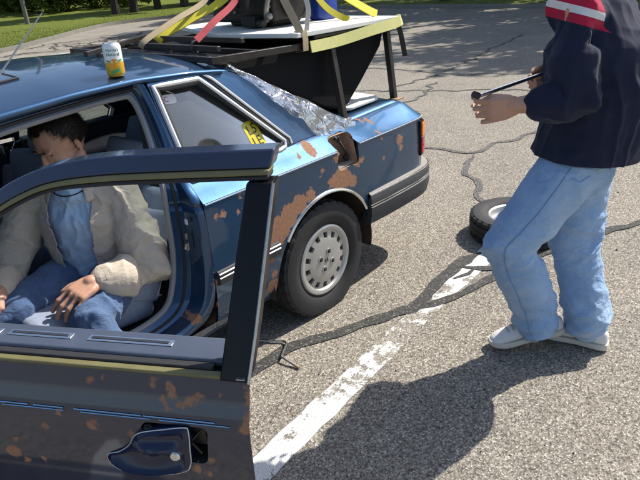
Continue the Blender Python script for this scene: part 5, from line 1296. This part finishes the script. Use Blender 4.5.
ld = (Vector((-.010, 1.64, 1.118)) - lwr).normalized()
img_dn = -CAM_U
hand(B, lwr, ld + img_dn*.22, img_dn*.85 + CAM_D*.45, -CAM_D*.7 + CAM_U*.5, 1.08, (.45, 1.0, .8), .10, thumb=((.040, -.034, -.010), (.068, -.040, -.024), (.092, -.030, -.036)))
hand(B, rwr, F*.6 + Vector((.3, .3, -.1)), Vector((-.2, -.2, -.9)), -F*.1 - L, 1.0, (.8, 1.3, .9), .0)
skin1 = B.make('body', MAT['skin'], .0042, 5, man)
face_parts(pt, rot, 1.0, skin1)
hair(pt, rot, 1.0, skin1, 5, .018, 6000, lambda f, l, u: u > -.35 and not (f > .62 and u < .52) and not (f > .1 and u < .1))
# jeans
J = Body()
J.limb([pel - U*.05, pel + U*.03, wst - U*.03], [.138, .142, .128], 22, [(1.28, 1.02), (1.25, 1.0), (1.22, .95)], F)
J.limb([lhip - U*.0, lhip.lerp(lkn, .45), lkn, lkn.lerp(lan, .45), lkn.lerp(lan, .85), lan - U*.030], [.120, .110, .098, .096, .092, .080], 20)
J.limb([rhip, rhip.lerp(rkn, .45), rkn, rkn.lerp(ran, .45), ran + U*.05, ran - U*.015], [.120, .110, .096, .090, .086, .080], 20)
def jean_disp(c, n):
    z = c.z; zo = math.exp(-((z-.52)/.13)**2)*.9 + math.exp(-((z-.13)/.14)**2)*1.35 + .35 + math.exp(-((z-.85)/.08)**2)*.5
    d1 = folds(3, .0105, (5, 5, 8.5))(c, n)*zo
    q = Vector(((c.x+c.y)*9, (c.x-c.y)*6, c.z*17)); r_ = 1-2*abs(noise.noise(q + noise.noise_vector(q*.4)*1.4)); d1 += .0050*zo*r_*abs(r_)
    hem = math.exp(-((z-.17)/.09)**2); d1 += .0035*hem*math.sin(z*85 + 5*noise.noise(Vector((c.x*9, c.y*9, 2))) + 3*(c.x-c.y)*6)
    return d1
jeans = J.make('jeans', MAT['denim_light'], .0065, 5, man, jean_disp)
# seams and pocket
def surf_tube(name, pts, r, mat, parent, target, off=.001):
    from mathutils.bvhtree import BVHTree
    dg = bpy.context.evaluated_depsgraph_get(); bv = BVHTree.FromObject(target, dg); mw = target.matrix_world; im = mw.inverted(); out = []
    for p in spline(pts, 10):
        h = bv.find_nearest(im @ Vector(p)); out.append(mw @ (h[0] + h[1]*off))
    m = MB(); m.tube(out, r, 6); o = m.build(name, mat, None); adopt(o, parent); return o
bpy.context.view_layer.update()
MAT['seam'] = cloth_mat('denim seam', (.15, .26, .45, 1), (.22, .34, .54, 1), 20); MAT['seam_dark'] = cloth_mat('darker denim seam', (.10, .18, .33, 1), (.15, .25, .42, 1), 20)  # side seam is a darker blue than the pocket edges
lo = L*.14
surf_tube('side_seam', [wst + L*.17 - U*.05, lhip + L*.13, lhip.lerp(lkn, .5) + L*.12 - F*.01, lkn + L*.11 - F*.01, lkn.lerp(lan, .5) + L*.11, lan + L*.11 - U*.03], .0018, MAT['seam_dark'], jeans, jeans)
surf_tube('pocket_edge', [lhip + L*.14 + F*.02 + U*.02, lhip + L*.14 + F*.06 - U*.035, lhip + L*.12 + F*.10 - U*.05], .0028, MAT['seam'], jeans, jeans)
surf_tube('pocket_edge', [lhip + L*.14 - F*.02 - U*.01, lhip + L*.14 - F*.06 - U*.02, lhip + L*.12 - F*.10 - U*.015], .0028, MAT['seam'], jeans, jeans)
# shirt
T = Body()
T.limb([pel - U*.05, wst - U*.02, wst + U*.12, chs, chs + U*.12], [.176, .180, .184, .186, .125], 24, [(1.34, 1.08), (1.28, 1.08), (1.26, 1.06), (1.32, 1.02), (1.5, .85)], F)
T.limb([nck - U*.06, nck - U*.0], [.085, .070], 14)
T.limb([chs + U*.06, lsh - U*.012, lsh.lerp(lel, .5), lel + F*-.005, lel.lerp(lwr, .30), lel.lerp(lwr, .56)], [.085, .086, .080, .076, .070, .056], 18)
T.limb([chs + U*.10, rsh, rsh.lerp(rel_, .5), rel_, rel_.lerp(rwr, .45)], [.085, .088, .080, .074, .06], 18)
def shirt_disp(c, n):
    zo = .7 + math.exp(-((c.z-1.13)/.08)**2)*.9 + math.exp(-((c.z-.95)/.07)**2)*.5
    return folds(9, .0080, (9, 9, 4.5))(c, n)*zo + .0055*zo*(1-2*abs(noise.noise(Vector(((c.x+c.y)*4, (c.x-c.y)*7, c.z*19)))))
# stripes on the left sleeve, set by distance along the upper arm
ax = (lel - lsh).normalized()
def shirt_mat():
    t = NT('navy shirt with red and white sleeve stripes').set(Roughness=.9, Specular_IOR_Level=.2, Sheen_Weight=.1)
    base = t.mix(t.noise(8, 6, .6), (.008, .011, .028, 1), (.016, .020, .046, 1)); base = t.mix(t.math('MULTIPLY', t.noise(700, 2), .3), base, (.03, .035, .06, 1))
    g_ = t.n('ShaderNodeNewGeometry').outputs['Position']
    def along(sh, axv, r_in):
        d = t.n('ShaderNodeVectorMath', operation='SUBTRACT'); t.l(g_, d.inputs[0]); d.inputs[1].default_value = sh
        dt = t.n('ShaderNodeVectorMath', operation='DOT_PRODUCT'); t.l(d.outputs[0], dt.inputs[0]); dt.inputs[1].default_value = axv
        ln = t.n('ShaderNodeVectorMath', operation='LENGTH'); t.l(d.outputs[0], ln.inputs[0]); return dt.outputs['Value'], ln.outputs['Value']
    red = t.mix(t.noise(60, 3), (.36, .012, .045, 1), (.44, .02, .06, 1)); white = (.66, .66, .68, 1); cur = base
    for sh, el, side in ((lsh, lel, L), (rsh, rel_, -L)):
        axv = (-(U*.95 + Vector((-.66, .75, 0))*.30)).normalized() if side is L else (el-sh).normalized(); a, ln = along(sh, axv, .1)
        d = t.n('ShaderNodeVectorMath', operation='SUBTRACT'); t.l(g_, d.inputs[0]); d.inputs[1].default_value = sh - side*.045
        sd_ = t.n('ShaderNodeVectorMath', operation='DOT_PRODUCT'); t.l(d.outputs[0], sd_.inputs[0]); sd_.inputs[1].default_value = side
        arm = t.math('GREATER_THAN', sd_.outputs['Value'], 0.0)
        def bandm(lo_, hi_): return t.math('MULTIPLY', t.math('MULTIPLY', t.math('GREATER_THAN', a, lo_), t.math('LESS_THAN', a, hi_)), arm)
        cur = t.mix(bandm(-.048, .040), cur, red); cur = t.mix(bandm(-.014, .010), cur, white)
    t.color(cur); t.normal(t.bump(t.noise(500, 3, .6), .3, .0015)); return t.m
MAT['striped'] = shirt_mat()
shirt = T.make('sweatshirt', MAT['striped'], .0065, 4, man, shirt_disp)
bpy.context.view_layer.update(); bm = bmesh.new(); bm.from_mesh(shirt.data); im_ = shirt.matrix_world.inverted()
bmesh.ops.bisect_plane(bm, geom=bm.verts[:] + bm.edges[:] + bm.faces[:], plane_co=im_ @ (pel + U*.025), plane_no=Vector((-.06, .05, 1)).normalized(), clear_inner=True)
bm.to_mesh(shirt.data); bm.free(); sm_ = shirt.modifiers.new('t', 'SOLIDIFY'); sm_.thickness = .005; sm_.offset = -1
shoe('shoe', (-.148, 1.652, .010), (-.370, 1.892, .060), man, 1); shoe('shoe', (-.39, 1.775, .004), (-.422, 2.070, .008), man, 1)
# wheel wrench held in both hands
wa = Vector((.022, 1.632, 1.160)); wb = Vector((-.46, 1.75, 1.195))
e = thing('wheel_wrench', wa, 'steel wheel wrench held in the standing man\'s hands', 'wrench')
m = MB(); m.tube([wa, wa.lerp(wb, .5), wb], .0075, 10); o = m.build('shaft', MAT['chrome'], None); adopt(o, e)
dv = (wb-wa).normalized(); m = MB(); m.tube([wa - dv*.005, wa - dv*.03 + CAM_U*.012], .0125, 12); o = m.build('socket', MAT['dark_steel'], None, sharp=30); adopt(o, e)

# ---- seated driver ---------------------------------------------------------
drv = thing('person', (1.0, .42, .45), 'man in beige jacket and blue T-shirt sitting in the car, hand on knee', 'person')
F = Vector((.78, .62, 0)).normalized(); L = Vector((-.62, .78, 0)).normalized()
pel = Vector((.93, .37, .50)); wst = pel + F*.02 + U*.10; chs = pel + F*.03 + U*.27; nck = pel + F*.06 + U*.44; hdc = Vector((.983, .405, 1.070))
lhip, rhip = pel + L*.09 + F*.02, pel - L*.09 + F*.02; lkn, rkn = Vector((1.17, .70, .475)), Vector((1.33, .43, .50)); lan, ran = Vector((1.20, .90, .13)), Vector((1.62, .36, .37))
lsh, rsh = Vector((.850, .525, .830)), Vector((1.075, .225, .825)); lel, rel_ = Vector((.862, .640, .530)), Vector((1.26, .235, .57)); lwr, rwr = Vector((1.095, .640, .592)), Vector((1.36, .42, .60))
B = Body(); hF = Vector((.93, .06, -.52)).normalized(); hL = Vector((-.07, .99, 0)).normalized(); hU = hF.cross(hL)
pt, rot = head(B, hdc, hF, hL, hU, 1.03)
B.limb([nck - U*.06, (nck+hdc)/2 - F*.01, hdc - hF*.03], [.068, .060, .060], 14)
B.limb([pel, wst, chs, chs + U*.12], [.115, .11, .125, .095], 20, [(1.25, .9), (1.2, .88), (1.32, .9), (1.5, .7)], F)
for sh, el, wr in ((lsh, lel, lwr), (rsh, rel_, rwr)):
    B.limb([chs + U*.12, sh, sh.lerp(el, .5), el], [.055, .050, .042, .034], 14); B.limb([el, el.lerp(wr, .35), wr, wr.lerp(wr + (wr-el), .1)], [.034, .038, .029, .0265], 14)
for hp, kn, an in ((lhip, lkn, lan), (rhip, rkn, ran)): B.limb([hp, hp.lerp(kn, .5), kn, kn.lerp(an, .35), an], [.085, .075, .055, .055, .036], 14)
hand(B, lwr, Vector((.93, .10, -.16)), Vector((-.1, 1, -.35)) , Vector((.2, .35, .9)), 1.12, (.42, .42, .30), .08, thumb=((.035, -.036, -.006), (.062, -.052, -.010), (.088, -.058, -.018)))
hand(B, rwr, Vector((.7, .4, -.3)), Vector((.5, -.8, 0)), Vector((0, 0, 1)), 1.05, (.4, .4, .3), .1)
skin2 = B.make('body', MAT['skin'], .0042, 5, drv)
face_parts(pt, rot, 1.03, skin2)
hair(pt, rot, 1.03, skin2, 6, .012, 9000, lambda f, l, u: u > -.5 and not (f > .50 and u < .50 + .25*abs(l)) and not (f > .12 and u < .05) and not (f > .35 and u < .30))
J = Body()
J.limb([pel - U*.02, pel + U*.05, wst + U*.0], [.125, .128, .118], 22, [(1.25, .98), (1.25, .95), (1.22, .9)], F)
J.limb([lhip, lhip.lerp(lkn, .5), lkn, lkn.lerp(lan, .5), lan - U*.02], [.100, .090, .080, .080, .080], 20); J.limb([rhip, rhip.lerp(rkn, .5), rkn, rkn.lerp(ran, .5), ran], [.100, .092, .082, .08, .078], 20)
J.make('jeans', MAT['denim_blue'], .0065, 5, drv, lambda c, n: folds(5, .0085, (15, 11, 11))(c, n)*(.7 + 1.0*math.exp(-((c-lkn).length/.16)**2)))
S_ = Body()
S_.limb([pel + U*.02, wst, chs, chs + U*.13], [.122, .120, .126, .095], 24, [(1.25, .95), (1.2, .95), (1.30, .98), (1.45, .8)], F); S_.limb([nck - U*.075, nck - U*.035], [.085, .072], 14)
S_.make('t_shirt', MAT['tshirt'], .006, 5, drv, folds(2, .0085, (12, 12, 11)))
K = Body()
K.limb([pel + U*.045, wst, chs, chs + U*.12], [.140, .138, .142, .105], 26, [(1.28, 1.0), (1.26, 1.0), (1.32, 1.02), (1.5, .85)], F)
K.limb([nck - U*.085, nck - U*.015 - F*.012], [.098, .092], 16)
K.limb([chs + U*.10, lsh, lsh.lerp(lel, .5), lel, lel.lerp(lwr, .45), lel.lerp(lwr, .80), lel.lerp(lwr, .90)], [.080, .080, .081, .085, .074, .056, .048], 18)
K.limb([chs + U*.10, rsh, rsh.lerp(rel_, .5), rel_, rel_.lerp(rwr, .45), rel_.lerp(rwr, .85)], [.080, .080, .078, .076, .068, .05], 18)
def jk(c, n):
    arm = math.exp(-((c-lel).length/.2)**2); q = Vector((c.x*9, c.y*9, c.z*13))
    return folds(4, .0095, (8, 8, 9))(c, n)*(.8 + .9*arm) + .006*(.5+arm)*(1-2*abs(noise.noise(q + noise.noise_vector(q*.5)*.8)))
jacket = K.make('jacket', MAT['jacket'], .0065, 4, drv, jk)
# open the jacket down the front and at the neck
bpy.context.view_layer.update(); bm = bmesh.new(); bm.from_mesh(jacket.data); kill = []
jm = jacket.matrix_world.copy()
for f in bm.faces:
    c = jm @ f.calc_center_median(); r_ = c - Vector((pel.x, pel.y, 0)); lf = r_.dot(F); ll = r_.dot(L)
    h = (c.z - .52)/.42; half = .058 + .035*max(0, min(1, h)) + .004*noise.noise(Vector((c.z*20, 0, 0)))
    if lf > .055 and abs(ll + .005) < half and c.z > .46 and lf < .30 and (c - lwr).length > .10 and (c-lel).length > .12: kill.append(f)
    elif c.z > nck.z - .022 and (Vector((c.x, c.y, 0)) - Vector((nck.x, nck.y, 0))).length < .084: kill.append(f)
bmesh.ops.delete(bm, geom=kill, context='FACES')
for _ in range(12):
    bmesh.ops.smooth_vert(bm, verts=[v for v in bm.verts if v.is_boundary], factor=.5, use_axis_x=True, use_axis_y=True, use_axis_z=True)
bm.to_mesh(jacket.data); bm.free()
sm = jacket.modifiers.new('t', 'SOLIDIFY'); sm.thickness = .004; sm.offset = -1
# cuff and collar
m = MB(); cd = (lwr-lel).normalized(); m.tube([lel.lerp(lwr, .78), lel.lerp(lwr, .84), lel.lerp(lwr, .93)], [.056, .057, .054], 20, caps=False); o = m.build('cuff', MAT['jacket'], None, solid=.004); adopt(o, jacket)
for sg in (1, -1):
    m = MB(); P = []
    for t in np.linspace(0, 1, 12):
        a = R(178 - 140*t)*sg; d = F*math.cos(a) + L*math.sin(a); b0 = nck - F*.012 + d*(.082 + .006*t) - U*(.012 + .045*t**2)
        P.append([b0, b0 + U*(.034 - .01*t) + d*.004, b0 + U*(.028-.012*t) + d*.020, b0 - U*(.022 + .018*t) + d*.034 + F*.01*t])
    m.grid(P); o = m.build('collar', MAT['jacket'], None, solid=.003, sub=1); adopt(o, jacket)
m = MB(); m.tube([nck - U*.028 + F*(.010 + .077*math.cos(a)) - F*.0 + L*.076*math.sin(a) - U*.030*(math.cos(a) > 0)*math.cos(a) for a in np.linspace(0, 2*math.pi, 40, endpoint=False)], .0028, 6, closed=True); o = m.build('necklace', MAT['iris'], None); adopt(o, skin2)
shoe('shoe', (1.30, 1.10, .005), (1.175, .85, .03), drv, 1); shoe('shoe', (1.83, .40, .40), (1.60, .35, .305), drv, 1)
